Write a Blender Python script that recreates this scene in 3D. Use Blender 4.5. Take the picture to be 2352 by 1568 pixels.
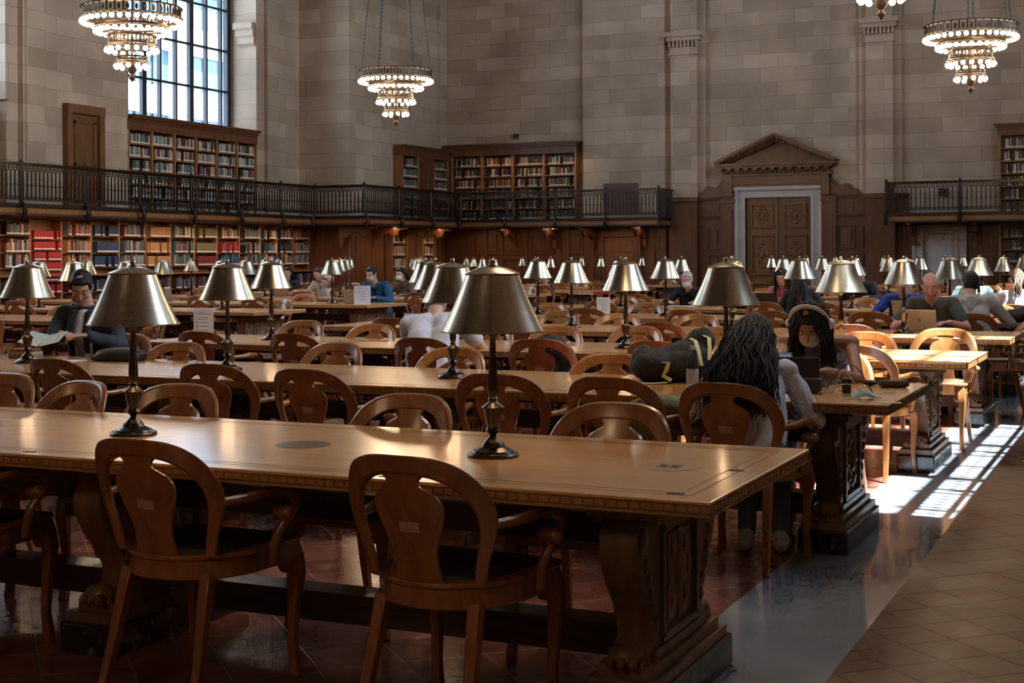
import bpy, bmesh, math, random
from math import sin, cos, pi, radians, atan2, sqrt
from mathutils import Vector, Matrix, noise
random.seed(7)
S = bpy.context.scene
for o in list(bpy.data.objects): bpy.data.objects.remove(o)
COL = S.collection

# ---------------------------------------------------------------- camera
FOC, YAW, V0, ROLL, EYE = 3288.4, 0.42896, 589.6, 0.0042, 1.472
cam = bpy.data.cameras.new('camera'); camo = bpy.data.objects.new('camera', cam); COL.objects.link(camo)
cam.sensor_fit = 'HORIZONTAL'; cam.sensor_width = 36.0; cam.lens = 36.0*FOC/2352
cam.shift_y = -(784-V0)/2352; cam.clip_start = 0.05; cam.clip_end = 400
Fw = Vector((-sin(YAW), cos(YAW), 0)); Rt = Vector((cos(YAW), sin(YAW), 0)); Up = Vector((0, 0, 1))
rx = Rt*cos(ROLL)-Up*sin(ROLL); ux = Up*cos(ROLL)+Rt*sin(ROLL)
M = Matrix((rx, ux, -Fw)).transposed().to_4x4(); M.translation = Vector((0, 0, EYE))
camo.matrix_world = M; S.camera = camo

# ---------------------------------------------------------------- view, world, sun
S.view_settings.view_transform = 'Standard'; S.view_settings.look = 'None'
S.view_settings.gamma = 1.0; S.view_settings.use_curve_mapping = False
S.view_settings.exposure = 0.06
S.cycles.max_bounces = 4; S.cycles.diffuse_bounces = 3; S.cycles.glossy_bounces = 2
S.cycles.transmission_bounces = 2; S.cycles.transparent_max_bounces = 6
S.cycles.use_adaptive_sampling = True; S.cycles.adaptive_threshold = 0.08; S.cycles.adaptive_min_samples = 12
S.cycles.caustics_reflective = False; S.cycles.caustics_refractive = False
S.cycles.sample_clamp_indirect = 4.0; S.cycles.blur_glossy = 1.0
S.cycles.use_denoising = True
W = bpy.data.worlds.new('sky'); S.world = W; W.use_nodes = True
bg = W.node_tree.nodes['Background']; bg.inputs[0].default_value = (0.76, 0.87, 1.0, 1); bg.inputs[1].default_value = 11.0
sun = bpy.data.lights.new('sun', 'SUN'); sun.energy = 85; sun.angle = radians(0.6); sun.color = (1.0, 0.93, 0.84)
suno = bpy.data.objects.new('sun', sun); COL.objects.link(suno)
suno.rotation_euler = Vector((-0.342, 0.033, -0.94)).to_track_quat('-Z', 'Y').to_euler(); suno.location = (6, 10, 20)
CH_W, LAMP_W = 108.0, 2.2     # chandelier and table lamp point-light watts

# ---------------------------------------------------------------- constants of the room
XL, XR, YB, YE, ZC = -21.1, 1.4, -9.0, 38.0, 17.0
X2 = -19.55; YJ = 32.5
ROW0, DROW = 4.596, 2.891
AX = -1.193; TL = 6.82; TD = 0.62; TZ = 0.765      # right end of right-hand tables, table length, half depth, top
BX = -10.8
LAMPX = [0.966+1.628*j for j in range(4)]
WIN = [(8.2, 13.17), (16.87, 21.84), (25.53, 30.5)]

# ---------------------------------------------------------------- materials
MATS = {}
def _n(t, k, **kw):
    n = t.nodes.new(k)
    for a, b in kw.items(): setattr(n, a, b)
    return n
def mat(name, col, rough=0.5, metal=0.0, emit=0.0, ecol=None, var=0.0, vscale=8.0, bump=0.0, coat=0.0, spec=None, stretch=None, rvar=0.0):
    if name in MATS: return MATS[name]
    m = bpy.data.materials.new(name); m.use_nodes = True; t = m.node_tree; b = t.nodes['Principled BSDF']
    b.inputs['Base Color'].default_value = (*col, 1); b.inputs['Roughness'].default_value = rough
    b.inputs['Metallic'].default_value = metal
    if spec is not None: b.inputs['Specular IOR Level'].default_value = spec
    if coat: b.inputs['Coat Weight'].default_value = coat; b.inputs['Coat Roughness'].default_value = 0.12
    if emit:
        b.inputs['Emission Color'].default_value = (*(ecol or col), 1); b.inputs['Emission Strength'].default_value = emit
    if var or bump or rvar:
        tc = _n(t, 'ShaderNodeTexCoord'); mp = _n(t, 'ShaderNodeMapping'); t.links.new(tc.outputs['Object'], mp.inputs[0])
        if stretch: mp.inputs['Scale'].default_value = stretch
        nz = _n(t, 'ShaderNodeTexNoise'); nz.inputs['Scale'].default_value = vscale; nz.inputs['Detail'].default_value = 4
        t.links.new(mp.outputs[0], nz.inputs['Vector'])
        if var:
            cr = _n(t, 'ShaderNodeValToRGB'); cr.color_ramp.elements[0].position = 0.3; cr.color_ramp.elements[1].position = 0.7
            cr.color_ramp.elements[0].color = (*[c*(1-var) for c in col], 1); cr.color_ramp.elements[1].color = (*[min(1, c*(1+var)) for c in col], 1)
            t.links.new(nz.outputs['Fac'], cr.inputs[0]); t.links.new(cr.outputs[0], b.inputs['Base Color'])
        if bump:
            bp = _n(t, 'ShaderNodeBump'); bp.inputs['Strength'].default_value = bump; bp.inputs['Distance'].default_value = 0.02
            t.links.new(nz.outputs['Fac'], bp.inputs['Height']); t.links.new(bp.outputs[0], b.inputs['Normal'])
        if rvar:
            mr = _n(t, 'ShaderNodeMapRange'); mr.inputs[3].default_value = rough-rvar; mr.inputs[4].default_value = rough+rvar
            t.links.new(nz.outputs['Fac'], mr.inputs[0]); t.links.new(mr.outputs[0], b.inputs['Roughness'])
    MATS[name] = m; return m

def world_vec(t, kind):
    g = _n(t, 'ShaderNodeNewGeometry'); s = _n(t, 'ShaderNodeSeparateXYZ'); t.links.new(g.outputs['Position'], s.inputs[0])
    c = _n(t, 'ShaderNodeCombineXYZ')
    a = {'X': 1, 'Y': 0, 'Z': 0}[kind]
    t.links.new(s.outputs[a], c.inputs[0]); t.links.new(s.outputs[2 if kind != 'Z' else 1], c.inputs[1])
    return g, c
def stone(name, kind):
    """limestone ashlar; kind = axis the wall faces"""
    m = bpy.data.materials.new(name); m.use_nodes = True; t = m.node_tree; b = t.nodes['Principled BSDF']
    g, c = world_vec(t, kind)
    br = _n(t, 'ShaderNodeTexBrick'); t.links.new(c.outputs[0], br.inputs['Vector'])
    br.inputs['Scale'].default_value = 1.0; br.inputs['Brick Width'].default_value = 0.95; br.inputs['Row Height'].default_value = 0.385
    br.inputs['Mortar Size'].default_value = 0.007; br.inputs['Mortar Smooth'].default_value = 0.6; br.inputs['Bias'].default_value = 0.0
    br.inputs['Color1'].default_value = (0.36, 0.265, 0.18, 1); br.inputs['Color2'].default_value = (0.50, 0.385, 0.28, 1)
    br.inputs['Mortar'].default_value = (0.27, 0.20, 0.14, 1)
    nz = _n(t, 'ShaderNodeTexNoise'); nz.inputs['Scale'].default_value = 0.7; nz.inputs['Detail'].default_value = 6
    t.links.new(g.outputs['Position'], nz.inputs['Vector'])
    mx = _n(t, 'ShaderNodeMix', data_type='RGBA', blend_type='MULTIPLY'); mx.inputs[0].default_value = 0.7
    cr = _n(t, 'ShaderNodeValToRGB'); cr.color_ramp.elements[0].color = (0.62, 0.6, 0.58, 1); cr.color_ramp.elements[1].color = (1, 1, 1, 1)
    cr.color_ramp.elements[0].position = 0.35; cr.color_ramp.elements[1].position = 0.65
    t.links.new(nz.outputs['Fac'], cr.inputs[0]); t.links.new(br.outputs['Color'], mx.inputs[6]); t.links.new(cr.outputs[0], mx.inputs[7])
    t.links.new(mx.outputs[2], b.inputs['Base Color']); b.inputs['Roughness'].default_value = 0.75
    bp = _n(t, 'ShaderNodeBump'); bp.inputs['Strength'].default_value = 0.4; bp.inputs['Distance'].default_value = 0.01; bp.invert = True
    t.links.new(br.outputs['Fac'], bp.inputs['Height']); t.links.new(bp.outputs[0], b.inputs['Normal'])
    return m
STX, STY = stone('limestone_side', 'X'), stone('limestone_end', 'Y')

def wood(name, c1, c2, rough=0.35, coat=0.0, scale=1.0, axis='X', plank=0.0, bump=0.06):
    m = bpy.data.materials.new(name); m.use_nodes = True; t = m.node_tree; b = t.nodes['Principled BSDF']
    tc = _n(t, 'ShaderNodeTexCoord'); mp = _n(t, 'ShaderNodeMapping'); t.links.new(tc.outputs['Object'], mp.inputs[0])
    st = {'X': (1.5, 18, 18), 'Y': (18, 1.5, 18), 'Z': (14, 14, 1.6)}[axis]
    mp.inputs['Scale'].default_value = [s*scale for s in st]
    nz = _n(t, 'ShaderNodeTexNoise'); nz.inputs['Scale'].default_value = 1.0; nz.inputs['Detail'].default_value = 5; nz.inputs['Distortion'].default_value = 0.6
    t.links.new(mp.outputs[0], nz.inputs['Vector'])
    cr = _n(t, 'ShaderNodeValToRGB'); cr.color_ramp.elements[0].position = 0.32; cr.color_ramp.elements[1].position = 0.68
    cr.color_ramp.elements[0].color = (*c1, 1); cr.color_ramp.elements[1].color = (*c2, 1)
    t.links.new(nz.outputs['Fac'], cr.inputs[0])
    oi = _n(t, 'ShaderNodeObjectInfo'); mr = _n(t, 'ShaderNodeMapRange'); mr.inputs[3].default_value = 0.8; mr.inputs[4].default_value = 1.12
    t.links.new(oi.outputs['Random'], mr.inputs[0])
    hs = _n(t, 'ShaderNodeHueSaturation'); t.links.new(cr.outputs[0], hs.inputs['Color']); t.links.new(mr.outputs[0], hs.inputs['Value'])
    col = hs.outputs[0]
    if plank:
        mp2 = _n(t, 'ShaderNodeMapping'); t.links.new(tc.outputs['Object'], mp2.inputs[0])
        br = _n(t, 'ShaderNodeTexBrick'); br.inputs['Scale'].default_value = 1; br.inputs['Brick Width'].default_value = plank; br.inputs['Row Height'].default_value = plank*0.3
        br.inputs['Mortar Size'].default_value = 0.0008; br.inputs['Color1'].default_value = (0.9, 0.89, 0.87, 1); br.inputs['Color2'].default_value = (1.05, 1.05, 1.05, 1)
        br.inputs['Mortar'].default_value = (0.8, 0.75, 0.7, 1)
        t.links.new(mp2.outputs[0], br.inputs['Vector'])
        mx = _n(t, 'ShaderNodeMix', data_type='RGBA', blend_type='MULTIPLY'); mx.inputs[0].default_value = 1
        t.links.new(col, mx.inputs[6]); t.links.new(br.outputs['Color'], mx.inputs[7]); col = mx.outputs[2]
    t.links.new(col, b.inputs['Base Color'])
    r2 = _n(t, 'ShaderNodeMapRange'); r2.inputs[3].default_value = rough-0.06*min(1, bump*20+.2); r2.inputs[4].default_value = rough+0.1*min(1, bump*20+.2)
    t.links.new(nz.outputs['Fac'], r2.inputs[0]); t.links.new(r2.outputs[0], b.inputs['Roughness'])
    if coat: b.inputs['Coat Weight'].default_value = coat; b.inputs['Coat Roughness'].default_value = 0.15
    bp = _n(t, 'ShaderNodeBump'); bp.inputs['Strength'].default_value = bump; bp.inputs['Distance'].default_value = 0.004
    t.links.new(nz.outputs['Fac'], bp.inputs['Height']); t.links.new(bp.outputs[0], b.inputs['Normal'])
    MATS[name] = m; return m
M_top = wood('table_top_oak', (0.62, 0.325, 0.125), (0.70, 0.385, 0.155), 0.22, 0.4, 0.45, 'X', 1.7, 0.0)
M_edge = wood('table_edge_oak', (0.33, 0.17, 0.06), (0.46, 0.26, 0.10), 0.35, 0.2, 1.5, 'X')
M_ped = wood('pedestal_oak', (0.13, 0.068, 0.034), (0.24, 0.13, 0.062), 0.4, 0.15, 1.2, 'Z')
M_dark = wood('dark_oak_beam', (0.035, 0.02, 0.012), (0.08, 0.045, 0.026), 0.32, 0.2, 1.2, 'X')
M_chair = wood('chair_oak', (0.25, 0.09, 0.027), (0.37, 0.155, 0.049), 0.28, 0.55, 1.6, 'Z')
M_panel = wood('wall_panel_oak', (0.085, 0.028, 0.009), (0.150, 0.053, 0.016), 0.38, 0.1, 0.7, 'Z')
M_door = wood('door_oak', (0.11, 0.042, 0.013), (0.19, 0.078, 0.025), 0.38, 0.1, 0.9, 'Z')
M_case = wood('bookcase_oak', (0.20, 0.085, 0.028), (0.32, 0.145, 0.05), 0.4, 0.1, 0.8, 'Z')
M_leather = mat('seat_leather', (0.025, 0.016, 0.013), 0.3, bump=0.15, vscale=40)
M_tanleather = mat('seat_tan_leather', (0.10, 0.06, 0.03), 0.35, bump=0.15, vscale=40)
M_tag = mat('inventory_tag', (0.50, 0.36, 0.27), 0.5, var=0.15, vscale=60)
M_brass = mat('aged_brass', (0.50, 0.45, 0.345), 0.25, 1.0, var=0.06, vscale=2.5, stretch=(0.6, 0.6, 60), rvar=0.02)
M_bronze = mat('dark_bronze', (0.08, 0.064, 0.052), 0.26, 1.0, var=0.25, vscale=20)
M_iron = mat('gallery_iron', (0.030, 0.022, 0.018), 0.4, 0.6, var=0.2, vscale=10)
M_gilt = mat('gilt_bronze', (0.07, 0.05, 0.034), 0.4, 0.7, var=0.3, vscale=20)
M_marbleB = mat('black_marble', (0.035, 0.04, 0.036), 0.15, var=0.0, coat=0.3)
M_white = mat('white_marble', (0.38, 0.35, 0.32), 0.4, var=0.08, vscale=3)
M_paint = mat('pale_painted_door', (0.42, 0.41, 0.40), 0.5, var=0.05, vscale=4)
M_plaster = mat('ceiling_plaster', (0.22, 0.17, 0.12), 0.8, var=0.3, vscale=1)
M_bulb = mat('chandelier_bulb', (1, 0.9, 0.75), 0.4, emit=13.0, ecol=(1.0, 0.74, 0.46))
M_bulb.cycles.emission_sampling = 'NONE'
M_lbulb = mat('lamp_bulb', (1, 0.9, 0.75), 0.4, emit=5.0, ecol=(1.0, 0.72, 0.42))
M_lbulb.cycles.emission_sampling = 'NONE'
M_shin = mat('shade_lining', (0.62, 0.52, 0.38), 0.5)
M_paper = mat('paper', (0.66, 0.65, 0.68), 0.6, var=0.03, vscale=10)
M_ink = mat('ink', (0.05, 0.05, 0.08), 0.6)

# black marble veins
t = M_marbleB.node_tree; b = t.nodes['Principled BSDF']
tc = _n(t, 'ShaderNodeTexCoord'); nz = _n(t, 'ShaderNodeTexNoise'); nz.inputs['Scale'].default_value = 9; nz.inputs['Detail'].default_value = 8; nz.inputs['Distortion'].default_value = 1.5
cr = _n(t, 'ShaderNodeValToRGB'); e = cr.color_ramp.elements; e[0].position = 0.55; e[0].color = (0.014, 0.017, 0.016, 1); e[1].position = 0.72; e[1].color = (0.20, 0.20, 0.18, 1)
t.links.new(tc.outputs['Object'], nz.inputs['Vector']); t.links.new(nz.outputs['Fac'], cr.inputs[0]); t.links.new(cr.outputs[0], b.inputs['Base Color'])

def floor_tiles(name, c1, c2, grout, size, rough):
    m = bpy.data.materials.new(name); m.use_nodes = True; t = m.node_tree; b = t.nodes['Principled BSDF']
    g = _n(t, 'ShaderNodeNewGeometry'); mp = _n(t, 'ShaderNodeMapping'); mp.inputs['Rotation'].default_value = (0, 0, radians(45)); mp.inputs['Location'].default_value = (0.05, 0.11, 0)
    t.links.new(g.outputs['Position'], mp.inputs[0])
    br = _n(t, 'ShaderNodeTexBrick'); br.offset = 0.0; br.inputs['Scale'].default_value = 1; br.inputs['Brick Width'].default_value = size; br.inputs['Row Height'].default_value = size
    br.inputs['Mortar Size'].default_value = 0.0075 if rough > 0.25 else 0.0045; br.inputs['Mortar Smooth'].default_value = 0.3
    br.inputs['Color1'].default_value = (*c1, 1); br.inputs['Color2'].default_value = (*c2, 1); br.inputs['Mortar'].default_value = (*grout, 1)
    t.links.new(mp.outputs[0], br.inputs['Vector'])
    nz = _n(t, 'ShaderNodeTexNoise'); nz.inputs['Scale'].default_value = 5; nz.inputs['Detail'].default_value = 6; t.links.new(g.outputs['Position'], nz.inputs['Vector'])
    cr = _n(t, 'ShaderNodeValToRGB'); cr.color_ramp.elements[0].color = (0.66, 0.64, 0.62, 1); cr.color_ramp.elements[1].color = (1.15, 1.15, 1.15, 1)
    cr.color_ramp.elements[0].position = 0.3; cr.color_ramp.elements[1].position = 0.7
    t.links.new(nz.outputs['Fac'], cr.inputs[0])
    mx = _n(t, 'ShaderNodeMix', data_type='RGBA', blend_type='MULTIPLY'); mx.inputs[0].default_value = 1
    t.links.new(br.outputs['Color'], mx.inputs[6]); t.links.new(cr.outputs[0], mx.inputs[7]); t.links.new(mx.outputs[2], b.inputs['Base Color'])
    mr = _n(t, 'ShaderNodeMapRange'); mr.inputs[3].default_value = rough-0.05; mr.inputs[4].default_value = rough+0.14
    t.links.new(nz.outputs['Fac'], mr.inputs[0]); t.links.new(mr.outputs[0], b.inputs['Roughness'])
    bp = _n(t, 'ShaderNodeBump'); bp.inputs['Strength'].default_value = 0.35; bp.inputs['Distance'].default_value = 0.004; bp.invert = True
    t.links.new(br.outputs['Fac'], bp.inputs['Height']); t.links.new(bp.outputs[0], b.inputs['Normal'])
    if rough > 0.25: b.inputs['Specular IOR Level'].default_value = 0.22
    return m
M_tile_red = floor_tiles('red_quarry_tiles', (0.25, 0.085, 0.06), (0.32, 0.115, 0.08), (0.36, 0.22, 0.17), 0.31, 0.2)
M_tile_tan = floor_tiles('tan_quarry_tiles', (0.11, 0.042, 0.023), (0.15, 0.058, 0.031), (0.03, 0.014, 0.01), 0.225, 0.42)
M_strip = mat('grey_marble_floor', (0.31, 0.37, 0.44), 0.12, var=0.10, vscale=2.2, rvar=0.04)

def glass(name, tint=(0.9, 0.95, 1)):
    m = bpy.data.materials.new(name); m.use_nodes = True; t = m.node_tree; t.nodes.remove(t.nodes['Principled BSDF'])
    tr = _n(t, 'ShaderNodeBsdfTransparent'); tr.inputs[0].default_value = (*tint, 1); gl = _n(t, 'ShaderNodeBsdfGlossy'); gl.inputs['Roughness'].default_value = 0.03
    lw = _n(t, 'ShaderNodeLayerWeight'); pw = _n(t, 'ShaderNodeMath', operation='POWER'); pw.inputs[1].default_value = 5.0; fr = _n(t, 'ShaderNodeMath', operation='MULTIPLY_ADD'); fr.inputs[1].default_value = 0.9; fr.inputs[2].default_value = 0.05; mx = _n(t, 'ShaderNodeMixShader')
    lw.inputs[0].default_value = 0.5; t.links.new(lw.outputs['Facing'], pw.inputs[0]); t.links.new(pw.outputs[0], fr.inputs[0])
    t.links.new(fr.outputs[0], mx.inputs[0]); t.links.new(tr.outputs[0], mx.inputs[1]); t.links.new(gl.outputs[0], mx.inputs[2])
    t.links.new(mx.outputs[0], t.nodes['Material Output'].inputs[0]); return m
M_glass = glass('window_glass')
M_bottle = glass('clear_plastic', (0.86, 0.9, 0.95))

# ---------------------------------------------------------------- mesh helper
class MB:
    def __init__(s): s.v = []; s.f = []; s.mi = []; s.cur = 0
    def m(s, i): s.cur = i; return s
    def add(s, vs, fs, T=None):
        k = len(s.v)
        s.v += [tuple(T @ Vector(p)) if T is not None else tuple(p) for p in vs]
        s.f += [tuple(i+k for i in f) for f in fs]; s.mi += [s.cur]*len(fs); return s
    def box(s, x0, x1, y0, y1, z0, z1, T=None):
        if x0 > x1: x0, x1 = x1, x0
        if y0 > y1: y0, y1 = y1, y0
        if z0 > z1: z0, z1 = z1, z0
        vs = [(x0, y0, z0), (x1, y0, z0), (x1, y1, z0), (x0, y1, z0), (x0, y0, z1), (x1, y0, z1), (x1, y1, z1), (x0, y1, z1)]
        return s.add(vs, [(0, 3, 2, 1), (4, 5, 6, 7), (0, 1, 5, 4), (1, 2, 6, 5), (2, 3, 7, 6), (3, 0, 4, 7)], T)
    def lathe(s, prof, n=24, T=None, cap=True):
        vs = []; fs = []
        for r, z in prof:
            for i in range(n): a = 2*pi*i/n; vs.append((r*cos(a), r*sin(a), z))
        for j in range(len(prof)-1):
            for i in range(n):
                k = (i+1) % n; fs.append((j*n+i, j*n+k, (j+1)*n+k, (j+1)*n+i))
        if cap:
            if prof[0][0] > 1e-5: fs.append(tuple(range(n-1, -1, -1)))
            if prof[-1][0] > 1e-5: fs.append(tuple((len(prof)-1)*n+i for i in range(n)))
        return s.add(vs, fs, T)
    def tube(s, pts, rad, n=10, flat=None, up=None):
        """swept tube; rad number or list; flat=(a,b) section scale"""
        pts = [Vector(p) for p in pts]; N = len(pts)
        if not isinstance(rad, (list, tuple)): rad = [rad]*N
        fa, fb = flat or (1, 1); vs = []; fs = []; prev = None
        for i, p in enumerate(pts):
            d = (pts[min(i+1, N-1)]-pts[max(i-1, 0)]).normalized()
            if prev is None:
                a = Vector(up) if up else (Vector((0, 0, 1)) if abs(d.z) < 0.9 else Vector((1, 0, 0)))
            else: a = prev
            u = (a-d*a.dot(d)).normalized(); w = d.cross(u); prev = u
            for k in range(n):
                th = 2*pi*(k+0.5)/n; vs.append(p+u*cos(th)*rad[i]*fa+w*sin(th)*rad[i]*fb)
        for i in range(N-1):
            for k in range(n):
                q = (k+1) % n; fs.append((i*n+k, i*n+q, (i+1)*n+q, (i+1)*n+k))
        fs.append(tuple(range(n-1, -1, -1))); fs.append(tuple((N-1)*n+k for k in range(n)))
        return s.add(vs, fs)
    def prism(s, outline, a0, a1, axis='Y', T=None):
        """outline = list of 2-D points extruded along axis from a0 to a1"""
        n = len(outline)
        def P(p, a): return {'Y': (p[0], a, p[1]), 'X': (a, p[0], p[1]), 'Z': (p[0], p[1], a)}[axis]
        vs = [P(p, a0) for p in outline]+[P(p, a1) for p in outline]
        fs = [tuple(range(n-1, -1, -1)), tuple(range(n, 2*n))]+[(i, (i+1) % n, n+(i+1) % n, n+i) for i in range(n)]
        return s.add(vs, fs, T)
    def sheet(s, P, nu, nv, th):
        """P(i,j) -> (point, normal) ; a closed slab of thickness th"""
        vs = []; fs = []
        for sd in (0.5, -0.5):
            for j in range(nv+1):
                for i in range(nu+1):
                    p, nn = P(i/nu, j/nv); vs.append(Vector(p)+Vector(nn)*th*sd)
        A = (nu+1)*(nv+1); id_ = lambda i, j, q: q*A+j*(nu+1)+i
        for j in range(nv):
            for i in range(nu):
                fs.append((id_(i, j, 0), id_(i+1, j, 0), id_(i+1, j+1, 0), id_(i, j+1, 0)))
                fs.append((id_(i, j+1, 1), id_(i+1, j+1, 1), id_(i+1, j, 1), id_(i, j, 1)))
        for i in range(nu):
            fs.append((id_(i, 0, 1), id_(i+1, 0, 1), id_(i+1, 0, 0), id_(i, 0, 0))); fs.append((id_(i, nv, 0), id_(i+1, nv, 0), id_(i+1, nv, 1), id_(i, nv, 1)))
        for j in range(nv):
            fs.append((id_(0, j, 0), id_(0, j+1, 0), id_(0, j+1, 1), id_(0, j, 1))); fs.append((id_(nu, j, 1), id_(nu, j+1, 1), id_(nu, j+1, 0), id_(nu, j, 0)))
        return s.add(vs, fs)
    def ball(s, c, r, n=12, m=8, T=None):
        rr = r if isinstance(r, (list, tuple, Vector)) else (r, r, r)
        vs = [(c[0], c[1], c[2]+rr[2])]; fs = []
        for j in range(1, m):
            ph = pi*j/m
            for i in range(n): a = 2*pi*i/n; vs.append((c[0]+rr[0]*sin(ph)*cos(a), c[1]+rr[1]*sin(ph)*sin(a), c[2]+rr[2]*cos(ph)))
        vs.append((c[0], c[1], c[2]-rr[2]))
        for i in range(n): fs.append((0, 1+i, 1+(i+1) % n))
        for j in range(m-2):
            for i in range(n): q = (i+1) % n; fs.append((1+j*n+i, 1+(j+1)*n+i, 1+(j+1)*n+q, 1+j*n+q))
        k = len(vs)-1; b0 = 1+(m-2)*n
        for i in range(n): fs.append((k, b0+(i+1) % n, b0+i))
        return s.add(vs, fs, T)
    def caps(s, p0, p1, r0, r1, n=12):
        """rounded cone from p0 to p1"""
        p0 = Vector(p0); p1 = Vector(p1); d = p1-p0; L = d.length
        q = d.to_track_quat('Z', 'Y').to_matrix().to_4x4() if L > 1e-6 else Matrix.Identity(4)
        q.translation = p0
        pr = [(r0*sin(a), -r0*cos(a)) for a in [pi/2*k/4 for k in range(5)]]+[(r1*cos(a), L+r1*sin(a)) for a in [pi/2*k/4 for k in range(5)]]
        pr[0] = (1e-6, -r0); pr[-1] = (1e-6, L+r1)
        return s.lathe(pr, n, q)
    def mesh(s, name, mats, smooth=35):
        me = bpy.data.meshes.new(name); me.from_pydata([tuple(v) for v in s.v], [], s.f)
        for m_ in (mats if isinstance(mats, (list, tuple)) else [mats]): me.materials.append(m_)
        me.polygons.foreach_set('material_index', s.mi)
        bm = bmesh.new(); bm.from_mesh(me); bmesh.ops.recalc_face_normals(bm, faces=bm.faces); bm.to_mesh(me); bm.free()
        if smooth:
            me.polygons.foreach_set('use_smooth', [True]*len(me.polygons)); me.set_sharp_from_angle(angle=radians(smooth))
        me.update(); return me
    def build(s, name, mats, parent=None, loc=(0, 0, 0), rot=0, smooth=35, bevel=0):
        return link(name, s.mesh(name, mats, smooth), parent, loc, rot, bevel)
def link(name, me, parent=None, loc=(0, 0, 0), rot=0, bevel=0):
    o = bpy.data.objects.new(name, me); COL.objects.link(o); o.location = loc; o.rotation_euler = (0, 0, rot)
    if parent: o.parent = parent
    if bevel:
        bv = o.modifiers.new('bevel', 'BEVEL'); bv.width = bevel; bv.segments = 2; bv.limit_method = 'ANGLE'; bv.angle_limit = radians(40)
    return o
def tag(o, label=None, cat=None, group=None, kind=None):
    if label: o['label'] = label
    if cat: o['category'] = cat
    if group: o['group'] = group
    if kind: o['kind'] = kind
    return o
def thing(name, label, cat, loc=(0, 0, 0), rot=0, group=None):
    o = bpy.data.objects.new(name, None); COL.objects.link(o); o.location = loc; o.rotation_euler = (0, 0, rot); o.empty_display_size = 0.1
    return tag(o, label, cat, group)
KIDS = {}
def dup(root, loc, rot=0, label=None, group=None, scale=None):
    def cp(o, par):
        c = o.copy(); COL.objects.link(c)
        if par: c.parent = par
        for ch in KIDS.get(o.name) or KIDS.setdefault(o.name, list(o.children)): cp(ch, c)
        return c
    r = cp(root, None); r.location = loc; r.rotation_euler = (0, 0, rot)
    if scale: r.scale = scale
    if label: r['label'] = label
    if group: r['group'] = group
    return r
def struct(o): o['kind'] = 'structure'; return o
ORD = ['first', 'second', 'third', 'fourth', 'fifth', 'sixth', 'seventh', 'eighth', 'ninth', 'tenth', 'eleventh', 'twelfth', 'thirteenth', 'fourteenth', 'fifteenth']
def hit(u, v, ax, val):
    """world point where the sight line through photo pixel (u,v) meets the plane axis=val (used only to set positions)"""
    a, b_ = u-1176, v-V0; x = a*cos(ROLL)-b_*sin(ROLL); y = b_*cos(ROLL)+a*sin(ROLL)
    r = Fw+Rt*(x/FOC)-Up*(y/FOC); C = Vector((0, 0, EYE)); k = (val-C[ax])/r[ax]; return C+r*k
BC = {'red': (0.36, 0.018, 0.02), 'dark red': (0.16, 0.02, 0.02), 'navy': (0.022, 0.045, 0.10), 'teal': (0.05, 0.14, 0.17), 'ochre': (0.42, 0.21, 0.085),
      'olive': (0.15, 0.13, 0.055), 'brown': (0.14, 0.065, 0.03), 'black': (0.02, 0.02, 0.022), 'cream': (0.50, 0.42, 0.30), 'grey': (0.20, 0.21, 0.21), 'green': (0.04, 0.10, 0.06), 'pale blue': (0.24, 0.33, 0.38), 'rust': (0.33, 0.10, 0.05)}
BN = list(BC); BM = [mat('book_cloth_'+k.replace(' ', '_'), v, 0.6, var=0.15, vscale=20) for k, v in BC.items()]+[mat('call_number_label', (0.75, 0.70, 0.62), 0.6)]
# ================================================================ THE ROOM
def quad_obj(name, x0, x1, y0, y1, z, m):
    return struct(MB().box(x0, x1, y0, y1, z-0.06, z).build(name, m, smooth=0))
quad_obj('floor', -8.9, -1.675, YB, YE, 0.0, M_tile_red)
quad_obj('floor', XL-1, -8.9, YB, YE, 0.0, M_tile_red)
quad_obj('floor', -1.675, -1.078, YB, YE, 0.0, M_strip)
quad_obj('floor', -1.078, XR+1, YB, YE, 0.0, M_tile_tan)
struct(MB().box(XL-1, XR+1, YB-1, YE+1, ZC, ZC+0.3).build('ceiling', M_plaster, smooth=0))

def side_wall(name, xi, xo, wins, sill, ya, yb, spring=10.4):
    """long wall with round-headed window openings between ya and yb; inner face xi, outer xo"""
    b = MB(); x0, x1 = min(xi, xo), max(xi, xo); y = ya
    for (a, c) in wins:
        b.box(x0, x1, y, a, 0, ZC); b.box(x0, x1, a, c, 0, 2.5); b.box(xo, xo+(xi-xo)*0.62, a, c, 2.5, sill)
        r = (c-a)/2; cy = (a+c)/2; N = 20
        for k in range(N):
            t0, t1 = pi-pi*k/N, pi-pi*(k+1)/N
            ya_, yb_ = cy+r*cos(t0), cy+r*cos(t1); za, zb = spring+r*sin(t0), spring+r*sin(t1)
            b.prism([(ya_, za), (yb_, zb), (yb_, ZC), (ya_, ZC)], x0, x1, 'X')
        y = c
    b.box(x0, x1, y, yb, 0, ZC)
    return struct(b.build(name, STX, smooth=0))
side_wall('wall_left', XL, XL-0.95, WIN, 4.66, YB, YJ+2)
WINR = [(a-0.34, c-0.34) for a, c in WIN]
side_wall('wall_right', XR, XR+0.95, WINR, 4.66, YB, YE+1, 13.2)
struct(MB().box(XL-0.95, X2, YJ, YE+1, 0, ZC).build('wall_left', STX, smooth=0))   # the thicker end bay
MB_end = MB().box(X2-0.01, XR+1, YE, YE+1, 0, ZC)
MB_end.box(-15.05, -12.62, YE-0.22, YE, 2.3, ZC)
struct(MB_end.build('wall_end', STY, smooth=0))
MBf = MB().box(XL-0.95, X2+0.001, YJ-0.02, YJ+0.3, 0, ZC); struct(MBf.build('wall_end', STY, smooth=0))
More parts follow.
